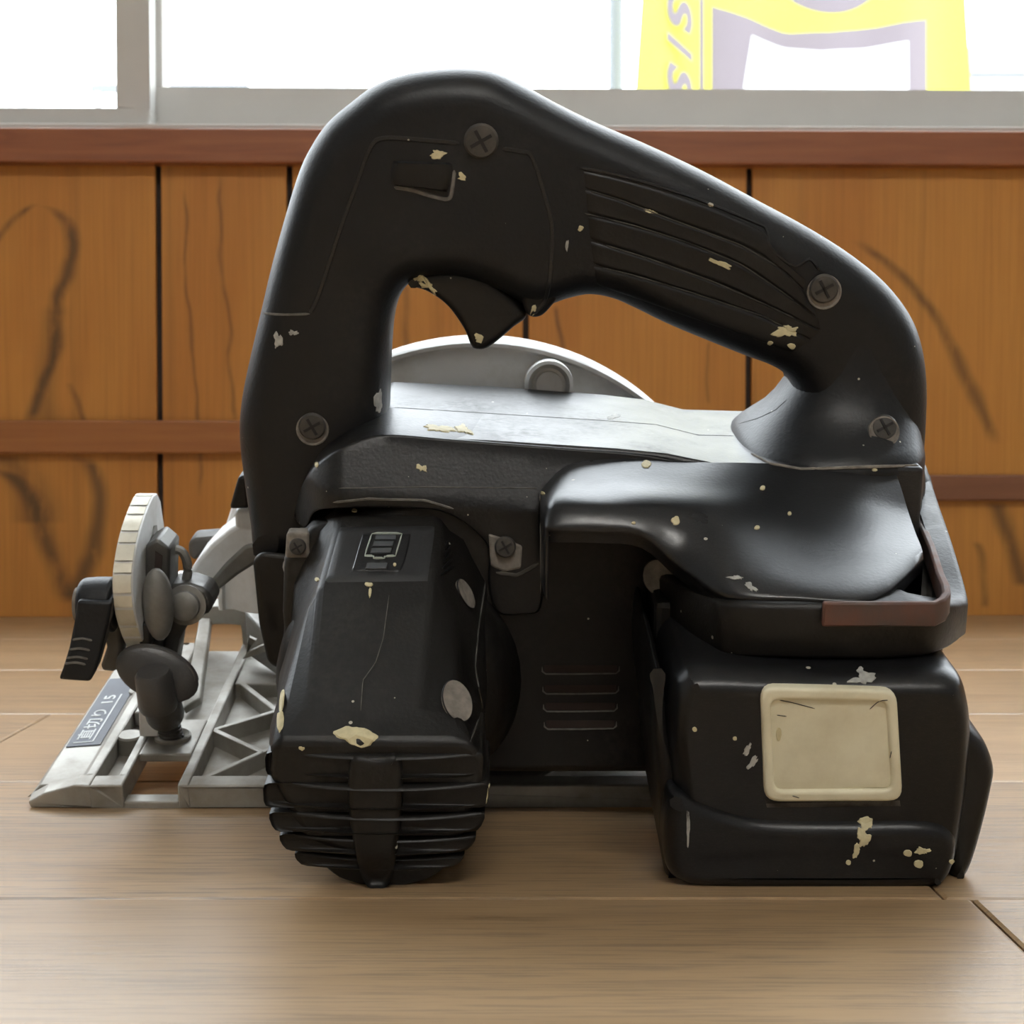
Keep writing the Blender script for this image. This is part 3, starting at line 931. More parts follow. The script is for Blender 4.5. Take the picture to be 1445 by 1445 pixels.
# ---- upper guard, blade and lower guard on the far side
gc = Vector((-0.0120, 0.0, 0.0375))
def arc_ring(r, y, a0, a1, n=48): return [(gc.x + r*cos(a0+(a1-a0)*i/n), y, gc.z + r*sin(a0+(a1-a0)*i/n)) for i in range(n+1)]
def band(m, r0, r1, y0, y1, a0, a1, n=48):
    A, B, C_, D = arc_ring(r0, y0, a0, a1, n), arc_ring(r1, y0, a0, a1, n), arc_ring(r1, y1, a0, a1, n), arc_ring(r0, y1, a0, a1, n)
    return m.loft([[A[i], B[i], C_[i], D[i]] for i in range(n+1)])
GP = [(0.116, 0.0962), (0.104, 0.0972), (0.0965, 0.0975), (0.0945, 0.0968), (0.0942, 0.0955), (0.0955, 0.0945), (0.0950, 0.0915), (0.0915, 0.0875), (0.0860, 0.0750), (0.0800, 0.0560), (0.0780, 0.0300), (0.0780, 0.002)]
def half_dome(m, prof, a0, a1, n=64):
    rows = [arc_ring(r, y, a0, a1, n) for y, r in prof]
    inner = [arc_ring(max(r-0.0018, 0.001), y+0.0012, a0, a1, n) for y, r in prof]
    K2 = n+1
    for rr in (rows, inner):
        m.add([p for r in rr for p in r], [(j*K2+i, j*K2+i+1, (j+1)*K2+i+1, (j+1)*K2+i) for j in range(len(prof)-1) for i in range(n)])
    return m
ug = half_dome(MB(), GP, radians(-2), radians(182)).build('upper_guard', M['white_alu'], SAW, reg=True, smooth=35, label='pale metal upper blade guard')
kc = T(775, 552, 0.078)
kn = MB()
kn.lathe(Vector((kc.x, 0.092, kc.z)), (0, -1, 0.15), [(0, 0.0088), (0.0135, 0.0084), (0.0145, 0.0072), (0.011, 0.0058), (0.011, 0.0048), (0.013, 0.0046), (0.013, 0.0001)], 32)
kn.build('boss', M['white_alu'], ug)
k2 = T(842, 575, 0.087)
MB().ball(k2, 0.0055, 0.004, 0.0036).build('pocket', M['midsteel'], ug)
bl = MB()
nb_ = 72
ringB = lambda y: [(gc.x + (0.0600 if i % 3 else 0.0572)*cos(2*pi*i/nb_), y, gc.z + (0.0600 if i % 3 else 0.0572)*sin(2*pi*i/nb_)) for i in range(nb_)]
bl.loft([ringB(0.0990), ringB(0.1005)])
bl.build('blade', M['alu'], SAW, smooth=20)
lg = MB()
band(lg, 0.052, 0.0612, 0.0945, 0.0965, radians(-175), radians(-5))
band(lg, 0.0595, 0.0612, 0.0945, 0.105, radians(-175), radians(-5))
lg.build('lower_guard', M['alu'], SAW, smooth=35)

# ---- D handle
H_OUT = [(363, 774), (355, 735), (346, 672), (340, 620), (341, 575), (350, 522), (369, 440), (385, 372), (404, 303), (423, 242), (440, 206), (463, 173), (494, 146), (530, 120), (572, 105), (620, 98), (664, 97), (700, 103), (744, 124), (790, 149), (850, 178), (920, 208), (1000, 246), (1080, 289), (1150, 327), (1208, 365), (1253, 404), (1284, 447), (1299, 490), (1305, 540), (1304, 590), (1301, 640), (1300, 700), (1250, 716), (1160, 716), (1118, 700), (1112, 650), (1114, 590), (1117, 548), (1108, 528), (1085, 513), (1050, 500), (1000, 480), (940, 455), (895, 433), (862, 419), (830, 414), (800, 420), (776, 428), (750, 430), (722, 420), (690, 405), (650, 393), (612, 391), (580, 398), (563, 420), (554, 450), (550, 490), (548, 540), (545, 600), (535, 660), (500, 720), (450, 765), (405, 781)]
hm = pillow(H_OUT, ref=0.026, yf=0.012, yb=0.052, inset=0.0105, depth=0.0135, n=8, back=True)
handle = hm.build('handle', M['rubber'], SAW, reg=True, smooth=50, label='black rubber-covered loop handle')
# trigger
tr = pillow([(577, 400), (600, 385), (640, 380), (690, 392), (742, 438), (722, 462), (690, 488), (672, 491), (664, 484), (655, 462), (632, 430), (604, 410)], ref=0.022, yf=0.018, yb=0.044, inset=0.0025, n=4, step=0.0012)
trig = tr.build('trigger', M['black'], handle, reg=True, smooth=50)
lipm = pillow([(737, 420), (742, 440), (752, 447), (764, 445), (776, 434), (786, 418), (772, 400), (748, 402)], ref=0.018, yf=0.0160, yb=0.05, inset=0.0022, n=4, step=0.001)
lipm.build('trigger_lip', M['rubber'], handle, reg=True, smooth=50)
# foot of the rear grip flaring over the deck
fo = MB()
rings = []
fx0, fx1 = T(1036, 592, 0.031).x, T(1303, 650, 0.02).x
for z, a, b, y0, y1, pw in ((0.095, fx0, fx1, -0.011, 0.074, 2.6), (0.1130, fx0, fx1, -0.011, 0.074, 2.6), (0.1155, fx0+0.0004, fx1-0.0004, -0.0103, 0.073, 2.6), (0.1180, fx0+0.0020, fx1-0.0008, -0.0065, 0.069, 2.5), (0.1210, fx0+0.0055, fx1-0.0012, -0.0010, 0.0645, 2.5), (0.1245, fx0+0.0095, fx1-0.0018, 0.0040, 0.0595, 2.4), (0.1285, fx0+0.0130, fx1-0.0028, 0.0072, 0.0560, 2.4), (0.1330, fx0+0.0160, fx1-0.0042, 0.0094, 0.0540, 2.35), (0.1390, fx0+0.0190, fx1-0.0060, 0.0110, 0.0525, 2.3), (0.1460, fx0+0.0212, fx1-0.0085, 0.0118, 0.0518, 2.2), (0.1540, fx0+0.0225, fx1-0.0105, 0.0124, 0.051, 2.1), (0.1620, fx0+0.0230, fx1-0.0125, 0.0135, 0.050, 2.0)):
    r = []
    for i in range(48):
        an = 2*pi*i/48
        c, s = cos(an), sin(an)
        e = 2/pw
        r.append(((a+b)/2 + (b-a)/2*math.copysign(abs(c)**e, c), (y0+y1)/2 + (y1-y0)/2*math.copysign(abs(s)**e, s), z))
    rings.append(r)
fo.loft(rings)
fo.build('handle_foot', M['rubber'], handle, reg=True, smooth=50)

# ---- body: deck
dk = MB()
def deck_row(px, yb_, ys, yf_):
    # far edge, seam, front edge measured at their depths, then down the hidden sides
    far, seam, fr = T(px, yb_, 0.078), T(px, ys, 0.031), T(px, yf_, -0.008)
    return [Vector((seam.x, 0.078, 0.06)), Vector((seam.x, 0.078, far.z)), Vector((seam.x, 0.031, seam.z)), Vector((seam.x, -0.008, fr.z)), Vector((seam.x, -0.008, 0.06))]
dk.loft([deck_row(536, 538, 577, 614), deck_row(700, 545, 584, 623), deck_row(860, 556, 594, 634), deck_row(925, 563, 599, 641), deck_row(985, 577, 614, 654), deck_row(1060, 579, 615, 656), deck_row(1262, 582, 620, 660)])
deck = dk.build('body_deck', M['deck'], SAW, reg=True, smooth=30, bevel=0.0012)
# arched gear cover in front of the deck
ac = pillow([(405, 752), (414, 715), (428, 682), (450, 652), (486, 628), (540, 613), (640, 620), (720, 626), (800, 632), (900, 640), (955, 649), (984, 657), (940, 668), (860, 680), (800, 686), (764, 692), (763, 760), (763, 842), (735, 852), (703, 850), (690, 812), (690, 762), (668, 735), (636, 714), (600, 706), (520, 704), (470, 708), (444, 722), (428, 752)], ref=-0.008, yf=-0.0090, yb=0.03, inset=0.0007, depth=0.0009, n=4, step=0.0018)
ax1, ax0 = T(490, 650, -0.01).x, T(404, 700, -0.01).x
ztop = lin([(T(540, 613, -0.008).x, T(540, 613, -0.008).z), (T(984, 657, -0.008).x, T(984, 657, -0.008).z)])
ab = bmesh.new()                   # even faces on the front so that its slope and fillet can curve
for v in ac.v: ab.verts.new(v)
ab.verts.ensure_lookup_table()
for f in ac.f:
    try: ab.faces.new([ab.verts[i] for i in f])
    except ValueError: pass
bmesh.ops.remove_doubles(ab, verts=ab.verts, dist=1e-6)
bmesh.ops.triangulate(ab, faces=ab.faces)
for _ in range(6):
    fr = [f for f in ab.faces if all(v.co.y < -0.0085 for v in f.verts)]
    bmesh.ops.beautify_fill(ab, faces=fr, edges=list({e for f in fr for e in f.edges if all(g in fr for g in e.link_faces)}))
    lg_ = [e for e in ab.edges if e.calc_length() > 0.0035 and all(v.co.y < -0.0085 for v in e.verts)]
    if not lg_: break
    bmesh.ops.subdivide_edges(ab, edges=lg_, cuts=1)
    bmesh.ops.triangulate(ab, faces=[f for f in ab.faces if len(f.verts) > 3])
for v in ab.verts:
    if v.co.y > 0.02: continue
    v.co.y -= 0.009*min(1, max(0, (ztop(v.co.x) - 0.0005 - v.co.z)/0.016))
    t_ = min(1, max(0, (ax1 - v.co.x)/(ax1 - ax0)))
    v.co.y += 0.026*t_*t_
ab.verts.index_update()
ac.v = [v.co.copy() for v in ab.verts]
ac.f = [[v.index for v in f.verts] for f in ab.faces]
ab.free()
cover = ac.build('gear_cover', M['black'], SAW, reg=True, smooth=45)
# core of the body behind motor and battery
co = pillow([(700, 690), (765, 692), (940, 700), (1000, 720), (1000, 1085), (705, 1085), (560, 1080), (440, 1010), (408, 960), (400, 860), (402, 785), (440, 740), (600, 700)], ref=-0.012, yf=-0.016, yb=0.075, inset=0.003, n=3, smooth=False)
core = co.build('body_core', M['dark'], SAW, reg=True, smooth=40)
cf = MB()
cf.loft([[T(a, b, y) for a, b in r] for y, r in ((0.006, [(357, 790), (368, 778), (412, 782), (425, 960), (378, 935), (366, 880)]), (0.05, [(357, 790), (368, 778), (412, 782), (425, 960), (378, 935), (366, 880)]))])
gear = cf.build('gear_case', M['dark'], SAW, reg=True, bevel=0.0022, segs=3)
MB().prism([T(a, b, 0.006) for a, b in ((371, 848), (391, 846), (392, 890), (378, 892))], (0, 0.002, 0)).build('gear_case_pocket', M['black'], gear, bevel=0.0005)
# round motor mount
mm = MB()
mc = T(560, 975, -0.025)
mm.lathe((mc.x, 0.02, mc.z), (0, -1, 0), [(0, 0.0385), (0.038, 0.0370), (0.046, 0.0345), (0.050, 0.0300)], 40)
mm.build('motor_mount', M['dark'], SAW, reg=True, smooth=50)

# ---- motor housing
MR = [(-0.006, [(478, 712), (612, 712), (656, 738), (690, 800), (696, 930), (650, 1020), (545, 1050), (440, 1020), (398, 930), (405, 800), (437, 742)]),
      (-0.026, [(473, 747), (622, 745), (652, 785), (683, 850), (688, 960), (650, 1060), (545, 1100), (440, 1060), (392, 960), (425, 850), (452, 790)]),
      (-0.050, [(449, 828), (611, 825), (645, 865), (675, 935), (684, 1010), (650, 1120), (545, 1170), (440, 1120), (386, 1035), (404, 945), (434, 860)]),
      (-0.084, [(433, 998), (592, 998), (648, 1010), (676, 1035), (688, 1095), (655, 1190), (540, 1234), (430, 1190), (378, 1090), (381, 1025), (396, 1000)]),
      (-0.0932, [(399, 1046), (647, 1046), (662, 1049), (674, 1058), (684, 1095), (650, 1180), (540, 1226), (430, 1180), (380, 1090), (383, 1060), (390, 1050)])]
mo = MB()
mo.loft([[T(a, b, y) for a, b in r] for y, r in MR])
motor = mo.build('motor_housing', M['dark'], SAW, reg=True, smooth=30, bevel=0.0016, segs=3, label='black motor housing with ribbed end')
refresh()
# end ribs
RB = [(1051, 1085, 377, 683, -0.0955), (1092, 1126, 375, 691, -0.0965), (1133, 1160, 381, 688, -0.0965), (1166, 1189, 394, 676, -0.0955), (1195, 1214, 414, 660, -0.0940), (1218, 1246, 452, 634, -0.0910)]
for i, (ya, yb_, xa, xb, yf_) in enumerate(RB):
    lo = 10 if i > 1 else 2
    out = [(xa, ya), (xb, ya), (xb - (2 if i < 2 else 12), yb_), (xa + lo, yb_)]
    if i == 5: out = [(452, 1216), (634, 1216), (610, 1236), (560, 1247), (520, 1246), (478, 1236)]
    if i in (3, 4): out = [(xa, ya), (xb, ya), (xb-14, yb_), ((xa+xb)/2, yb_+3), (xa+12, yb_)]
    o2 = []
    for k in range(len(out)):
        p, c, n2 = Vector(out[k-1]), Vector(out[k]), Vector(out[(k+1) % len(out)])
        o2 += [tuple(c + (p-c).normalized()*9), tuple(c + (p-c).normalized()*2.5 + (n2-c).normalized()*2.5), tuple(c + (n2-c).normalized()*9)]
    out = o2
    pillow(out, ref=-0.088, yf=yf_, yb=-0.066, inset=0.0009, depth=0.003, n=4, smooth=False, step=0.003,
           dome=lambda x, z: 0.0035*((x+0.0315)/0.027)**2).build('end_rib', M['dark'], motor, reg=True, smooth=45)
pillow([(499, 1056), (535, 1055), (566, 1056), (570, 1130), (560, 1200), (550, 1232), (535, 1236), (520, 1232), (508, 1200), (496, 1130)], ref=-0.088, yf=-0.0960, yb=-0.07, inset=0.002, depth=0.0015, n=4, dome=lambda x, z: 0.42*max(0, 0.0335-z)).build('end_spine', M['dark'], motor, reg=True, smooth=45)
refresh()

# ---- rear shoulder over the battery
SH = [  # lines from the deck (far) to the front edge (near): pixel x, y and depth of each point
    [(764, 690, -0.014), (763, 704, -0.024), (763, 718, -0.036), (766, 734, -0.045), (769, 743, -0.0490), (772, 747, -0.0497), (775, 751, -0.0493)],
    [(799, 655, -0.009), (790, 680, -0.025), (784, 702, -0.040), (782, 718, -0.0465), (784, 738, -0.0500), (786, 747, -0.0508), (788, 752, -0.0504)],
    [(850, 648, -0.009), (850, 678, -0.026), (848, 703, -0.0415), (846, 717, -0.0475), (845, 738, -0.0510), (845, 748, -0.0517), (845, 753, -0.0513)],
    [(915, 646, -0.008), (912, 678, -0.026), (908, 703, -0.0415), (905, 721, -0.048), (904, 744, -0.0520), (905, 754, -0.0527), (906, 760, -0.0523)],
    [(985, 652, -0.0078), (980, 684, -0.026), (975, 712, -0.0415), (968, 742, -0.0500), (962, 776, -0.0550), (960, 797, -0.0567), (960, 805, -0.0563)],
    [(1050, 653, -0.0075), (1045, 686, -0.0225), (1040, 716, -0.0365), (1033, 758, -0.0525), (1026, 806, -0.0665), (1024, 836, -0.0718), (1024, 848, -0.0713)],
    [(1120, 655, -0.0075), (1120, 682, -0.0175), (1120, 718, -0.031), (1120, 770, -0.0515), (1120, 818, -0.0690), (1120, 842, -0.0755), (1120, 851, -0.0752)],
    [(1200, 658, -0.0075), (1206, 684, -0.0160), (1212, 720, -0.0285), (1220, 772, -0.0505), (1228, 818, -0.0685), (1233, 842, -0.0755), (1234, 851, -0.0752)],
    [(1262, 662, -0.006), (1272, 690, -0.0145), (1282, 723, -0.024), (1292, 752, -0.036), (1300, 772, -0.046), (1303, 786, -0.0495), (1303, 794, -0.0493)]]
sm = MB()
cols = []
for c in SH:
    p = [T(a, b, y) for a, b, y in c]
    cols.append([Vector(q) for q in catmull([v.to_tuple() for v in p], 4, False)])
L = len(cols[0])
grid = []
for j in range(L):
    grid.append([Vector(q) for q in catmull([cols[i][j].to_tuple() for i in range(len(cols))], 4, False)])
W_ = len(grid[0])
vsh = [p for r in grid for p in r]
fsh = [(j*W_+i, j*W_+i+1, (j+1)*W_+i+1, (j+1)*W_+i) for j in range(L-1) for i in range(W_-1)]
nV = len(vsh)
vsh += [p + Vector((0, 0.001, -0.003)) for p in grid[-1]] + [Vector((p.x, -0.012, p.z - 0.008)) for p in grid[-1]]
fsh += [((L-1)*W_+i, (L-1)*W_+i+1, nV+i+1, nV+i) for i in range(W_-1)]
fsh += [(nV+i, nV+i+1, nV+W_+i+1, nV+W_+i) for i in range(W_-1)]
nV = len(vsh)
for idx in (0, W_-1):
    s = len(vsh)
    vsh += [r[idx] + Vector((0, 0.0, -0.02)) for r in grid]
    fsh += [(j*W_+idx, (j+1)*W_+idx, s+j+1, s+j) for j in range(L-1)]
shoulder = mesh_obj('rear_shoulder', vsh, fsh, M['gloss'], SAW, reg=True, smooth=60, label='glossy black rear shoulder with scratches and paint dots')
# ---- battery holder ring below the shoulder
HP = [(912, 798, 912, 880, -0.016), (934, 812, 928, 893, -0.036), (965, 828, 955, 908, -0.055), (1000, 843, 990, 921, -0.068), (1042, 851, 1040, 928, -0.0765), (1150, 853, 1150, 931, -0.079), (1250, 853, 1250, 931, -0.079), (1310, 852, 1306, 927, -0.0775), (1342, 850, 1336, 917, -0.0715), (1359, 848, 1354, 905, -0.062), (1366, 838, 1361, 890, -0.050)]
tops = [T(a, b, y).to_tuple() for a, b, c, d, y in HP] + [(0.1290, -0.020, 0.0960), (0.1345, 0.020, 0.0985), (0.1390, 0.052, 0.1010)]
bots = [T(c, d, y).to_tuple() for a, b, c, d, y in HP] + [(0.1290, -0.020, 0.0800), (0.1345, 0.020, 0.0800), (0.1390, 0.052, 0.0800)]
tops, bots = [Vector(p) for p in catmull(tops, 5, False)], [Vector(p) for p in catmull(bots, 5, False)]
ho = MB()
rg = []
for i in range(len(tops)):
    t_ = tops[min(i+1, len(tops)-1)] - tops[max(i-1, 0)]
    inn = Vector((-t_.y, t_.x, 0)).normalized()
    a, b = tops[i], Vector((tops[i].x, tops[i].y, bots[i].z))
    sh = 0.012 if i < len(tops)-22 else 0.007
    rg.append([b + inn*sh, b + inn*0.0012 , b + Vector((0, 0, 0.0012)), a - Vector((0, 0, 0.0016)), a + inn*0.0005 - Vector((0, 0, 0.0005)), a + inn*0.0018, a + inn*sh])
ho.loft(rg)
holder = ho.build('battery_holder', M['dark'], SAW, reg=True, smooth=50)
pk = MB()
MB().box((0.040, -0.045, 0.068), (0.122, 0.03, 0.0855)).box((0.050, -0.064, 0.068), (0.112, -0.04, 0.0855)).build('holder_core', M['dark'], holder, reg=True, smooth=0, bevel=0.002)
pk.loft([[(0.085, y, 0.080), (x1, y, 0.080), (x1, y, z), (0.085, y, z)] for y, x1, z in ((-0.068, 0.112, 0.0862), (-0.02, 0.124, 0.087), (0.05, 0.133, 0.088))])
pk.build('holder_shelf', M['grime'], holder, reg=True, bevel=0.002)
kn2 = MB()
kn2.ball(T(1284, 694, 0.045), 0.0068, 0.016, 0.011)
kn2.build('holder_lug', M['dark'], holder, reg=True)
# rusty hook
zz = T(1230, 866, -0.079).z
p_f0, p_f1 = T(1160, 866, -0.0808), T(1318, 866, -0.0808)
p_s0, p_s1 = Vector((T(1333, 840, -0.066).x, -0.066, zz+0.002)), T(1279, 702, 0.046)
hp = [p_f0, p_f0.lerp(p_f1, 0.5), p_f1, p_f1 + Vector((0.0026, 0.0022, 0.0004)), p_f1 + Vector((0.0044, 0.0055, 0.001)), p_f1 + Vector((0.0052, 0.010, 0.0016)), Vector((p_s0.x, p_s0.y+0.006, p_s0.z))] + [Vector((p_s0.x, p_s0.y, p_s0.z)).lerp(p_s1, k) for k in (0.3, 0.65, 1)]
MB().sweep(hp, 0.0022, 0.0066).build('hook', M['rust'], SAW, reg=True, bevel=0.0006, label='rusty steel hanging hook')

# ---- battery
BT = MB()
b1 = pillow([(985, 930), (1100, 934), (1200, 935), (1300, 934), (1336, 938), (1354, 955), (1364, 1010), (1360, 1080), (1351, 1150), (1340, 1205), (1318, 1230), (1290, 1237), (1140, 1238), (1000, 1236), (968, 1222), (953, 1150), (944, 1080), (938, 1010), (944, 962), (960, 938)], ref=-0.080, yf=-0.0905, yb=0.0, inset=0.0052, depth=0.010, n=7, step=0.0025)
bat = b1.build('battery', M['pack'], SAW, reg=True, smooth=50, label='black slide-on battery pack with cream label')
b2 = pillow([(940, 1116), (960, 1110), (985, 1122), (1030, 1137), (1080, 1146), (1175, 1148), (1250, 1147), (1300, 1148), (1330, 1156), (1345, 1178), (1342, 1208), (1328, 1234), (1300, 1243), (1140, 1245), (1010, 1243), (960, 1236), (936, 1205)], ref=-0.087, yf=-0.0932, yb=-0.01, inset=0.0040, depth=0.005, n=5, step=0.0018)
b2.build('battery_base', M['pack'], bat, reg=True, smooth=50)
b3 = pillow([(1330, 1005), (1352, 1008), (1384, 1038), (1399, 1075), (1396, 1105), (1382, 1165), (1366, 1215), (1352, 1232), (1336, 1228), (1328, 1190), (1326, 1100)], ref=-0.079, yf=-0.085, yb=0.0, inset=0.0035, depth=0.006, n=4, step=0.0018)
b3.build('battery_flange', M['black'], bat, reg=True, smooth=50)
b4 = pillow([(918, 922), (930, 935), (938, 990), (960, 1060), (972, 1100), (970, 1120), (958, 1150), (948, 1225), (932, 1200), (922, 1090), (912, 990)], ref=-0.070, yf=-0.084, yb=-0.0, inset=0.003, depth=0.006, n=4, step=0.0015)
b4.build('battery_latch', M['black'], bat, reg=True, smooth=50)
refresh()
# cream label with raised rim
def rrect(q, r):
    o = []
    for k in range(4):
        p, c, n2 = Vector(q[k-1]), Vector(q[k]), Vector(q[(k+1) % 4])
        a, b = c + (p-c).normalized()*r, c + (n2-c).normalized()*r
        for t_ in (0, 0.2, 0.4, 0.6, 0.8, 1):
            o.append(tuple(a*(1-t_)**2 + c*2*t_*(1-t_) + b*t_*t_))
    return o
LO = rrect([(1072, 967), (1264, 971), (1273, 1128), (1078, 1129)], 20)
LI = rrect([(1087, 985), (1249, 988), (1257, 1111), (1092, 1112)], 12)
cl = pillow(LO, ref=-0.0905, yf=-0.0922, yb=-0.086, inset=0.0011, depth=0.0012, n=4, smooth=False, step=0.002, holes=[LI])
lab = cl.build('label_frame', M['cream'], bat, reg=True, smooth=50)
pillow([(1085, 982), (1256, 985), (1260, 1110), (1090, 1115)], ref=-0.0905, yf=-0.0911, yb=-0.087, inset=0.0004, n=2, smooth=False).build('label_panel', M['cream'], bat, reg=True, smooth=40)
MB().prism([T(a, b, -0.0905) for a, b in ((1076, 1126), (1272, 1126), (1274, 1140), (1080, 1142))], (0, 0.006, 0)).build('label_ledge', M['dust'], bat, smooth=0, bevel=0.0005)
refresh()
for l in ([(1100, 988), (1120, 992), (1150, 1000)], [(1227, 1001), (1240, 990), (1253, 988)], [(1096, 1009), (1110, 1011)], [(1256, 1070), (1258, 1060)], [(1118, 1123), (1128, 1126)]):
    ribbon(MB(), l, 0.00018, 0.00012).build('ink_scratch', M['ink'], lab)

# ---- indicator panel on the motor
ip = MB()
pad(ip, [(508, 750), (500, 775), (493, 800), (489, 812)], [(586, 750), (582, 775), (575, 800), (567, 812)], 0.0007, 12, 12, 0.10)
ind = ip.build('indicator_panel', M['gloss'], motor, reg=True, smooth=35)
tp_ = MB()
pad(tp_, [(476, 740), (470, 760), (460, 795), (451, 826)], [(620, 738), (618, 760), (613, 795), (609, 824)], 0.0004, 14, 16, 0.06)
tp_.build('top_plate', M['plate'], motor, reg=False, smooth=35)
refresh()
def up_mark(name, polys, mat, h=0.0003, parent=motor, lift=0.0003):
    m = MB()
    for poly in polys:
        hs_ = [hit(*p) for p in poly]
        if None in hs_: continue
        nv = sum((q[1] for q in hs_), Vector()).normalized()
        m.prism([q[0] + nv*(lift-0.0004) for q in hs_], nv*(h+0.0004))
    return m.build(name, mat, parent, smooth=0)
for a in ([(531, 757), (559, 757), (558, 763), (529, 763)], [(528, 766), (556, 766), (554, 772.5), (526, 772.5)], [(525, 775.5), (553, 775.5), (551, 782), (523, 782)]):
    up_mark('charge_bar', [a], M['lens'])
up_mark('button', [[(518, 796), (547, 796), (545, 804), (516, 804)]], M['lens'])
om = MB()
ol = [(525, 753.5), (567.5, 753.5), (558, 785), (543.5, 786), (542, 788.5), (527, 788.5), (527.5, 785.5), (514.5, 785), (525, 753.5)]
for a, b in zip(ol, ol[1:]): ribbon(om, [a, b], 0.00022, 0.0006, smooth=False)
om.build('battery_symbol', M['mint'], motor, smooth=0)

# ---- screws
def screw(px, py, r_px, cup_px, cdx=0, cdy=4, parent=handle, cup=True, face=None, lift=0.0):
    q = hit(px, py)
    if not q: return
    p, nv = q
    if face: nv = Vector(face).normalized()
    p = p + nv*lift
    mmpp = (p - CT).length/FPX
    r = r_px*mmpp
    if cup:
        qc = hit(px+cdx, py+cdy) or q
        rc = cup_px*mmpp
        qc = (qc[0] + nv*lift, nv)
        MB().lathe(qc[0] - nv*0.002, nv, [(0, rc*1.0), (0.00215, rc), (0.0026, rc*0.98), (0.0026, rc*0.90), (0.0022, rc*0.86)], 32).build('screw_seat', M['dust'], parent, smooth=35)
    s = MB().lathe(p - nv*0.002, nv, [(0, r), (0.0028, r), (0.0034, r*0.88), (0.0036, r*0.5), (0.0036, 0.0001)], 28).build('screw', M['screw'], parent, smooth=35)
    qn = nv.to_track_quat('Z', 'Y')
    for a in (0.5, 0.5+pi/2):
        d = qn @ Vector((cos(a), sin(a), 0))
        e = qn @ Vector((-sin(a), cos(a), 0))
        c = p + nv*0.00145
        MB().prism([c - d*r*0.68 - e*r*0.10, c + d*r*0.68 - e*r*0.10, c + d*r*0.68 + e*r*0.10, c - d*r*0.68 + e*r*0.10], nv*0.0004).build('cross_slot', M['slot'], s, smooth=0)
screw(679, 199, 24, 29, 0, 0, cup=False)
screw(1162, 407, 20, 24, 1, 5)
screw(441, 601, 19, 23, 0, 5)
screw(1246, 604, 18, 21.5, 0, 6, face=(0, -1, 0.35), lift=0.0012)
for (sx0, sy0, poly) in ((713, 771, [(688, 752), (715, 760), (738, 770), (736, 803), (712, 808), (692, 800)]), (421, 770, [(404, 752), (436, 752), (438, 788), (402, 788)])):
    mp_ = MB()
    hy = min(hit(sx0 + u, sy0 + w)[0].y for u in (-8, 0, 8) for w in (-8, 0, 8)) - 0.0003
    hs_ = [T(a, b, hy) for a, b in poly]
    mp_.prism(hs_, (0, 0.006, 0)).build('screw_pocket', M['dust'], cover, reg=True, smooth=0, bevel=0.0008)
refresh()
screw(713, 771, 15, 18, 0, 0, cover, False, (0, -1, 0.1))
screw(420, 771, 12, 15, 0, 0, cover, False, (0, -1, 0.1))
MB().ball(T(420, 800, -0.012), 0.0045, 0.003, 0.0042).build('dusty_lip', M['dust'], gear)

# ---- dusty screw wells
def well(px, py, rx, ry, rot, parent, name='screw_well', mat='dust', nrm=None, Y=None):
    q = hit(px, py)
    nv = Vector(nrm).normalized() if nrm else q[1]
    o = T(px, py, Y) if Y is not None else q[0]
    out = []
    for k in range(28):
        a = 2*pi*k/28
        x, y = rx*cos(a), ry*sin(a)
        d = RXI @ wray(px + x*cos(rot)-y*sin(rot), py + x*sin(rot)+y*cos(rot))
        out.append(CT + d*((o-CT).dot(nv)/d.dot(nv)))
    MB().prism([p - nv*0.001 for p in out], nv*0.0014).build(name, M[mat], parent, smooth=0)
    rim_ = MB()
    rim_.tube([p + nv*0.0001 for p in out + out[:1]], 0.0003, 6)
    rim_.build(name + '_rim', M['black'], parent, smooth=60)
well(931, 815, 22, 26, -0.45, holder, nrm=(-0.45, -1, 0.25))
well(645, 990, 19, 30, -0.35, motor)
well(657, 838, 8, 22, -0.45, motor)

# ---- handle side details
pn = MB()
for l in ([(437, 442), (449, 418), (476, 336), (503, 260), (522, 210), (541, 195), (600, 198), (648, 202)], [(709, 210), (735, 214), (750, 220), (766, 267), (779, 322), (776, 390), (768, 425), (752, 443)]):
    ribbon(pn, l, 0.0009, 0.0003)
pn.build('panel_seam', M['gloss'], handle)
ribbon(MB(), [(371, 442), (400, 444), (437, 443)], 0.0005, 0.0003).build('rubber_edge', M['wear_glint'], handle)  # highlight along the rubber step, laid on as a pale ribbon
lk = MB()
pad(lk, [(553, 226), (549, 245), (553, 262)], [(640, 228), (640, 250), (632, 272)], 0.0016, 12, 16, 0.16)
lk.build('lock_button', M['black'], handle, smooth=50)
lr = MB()
ribbon(lr, [(556, 264), (580, 268), (610, 277), (632, 281), (638, 268), (641, 240)], 0.0008, 0.0004)
lr.build('lock_recess_edge', M['wear_glint'], handle)
GL = [[(819, 240), (875, 252), (970, 280), (1062, 317), (1082, 330), (1092, 356), (1120, 380), (1142, 396)],
      [(822, 266), (875, 282), (951, 311), (1046, 346), (1104, 380), (1136, 412)],
      [(825, 301), (894, 318), (970, 342), (1046, 373), (1104, 412), (1158, 452)],
      [(829, 338), (913, 364), (1008, 398), (1085, 432), (1162, 468)],
      [(834, 374), (894, 388), (970, 411), (1077, 446), (1146, 482)],
      [(839, 402), (894, 421), (970, 448), (1046, 474), (1120, 500)]]
for a, b in zip(GL, GL[1:]):
    m = MB()
    pad(m, a, b, 0.0005, 30, 11, 0.07, 0.0003)
    m.build('grip_rib', M['black'], handle, reg=True, smooth=60)
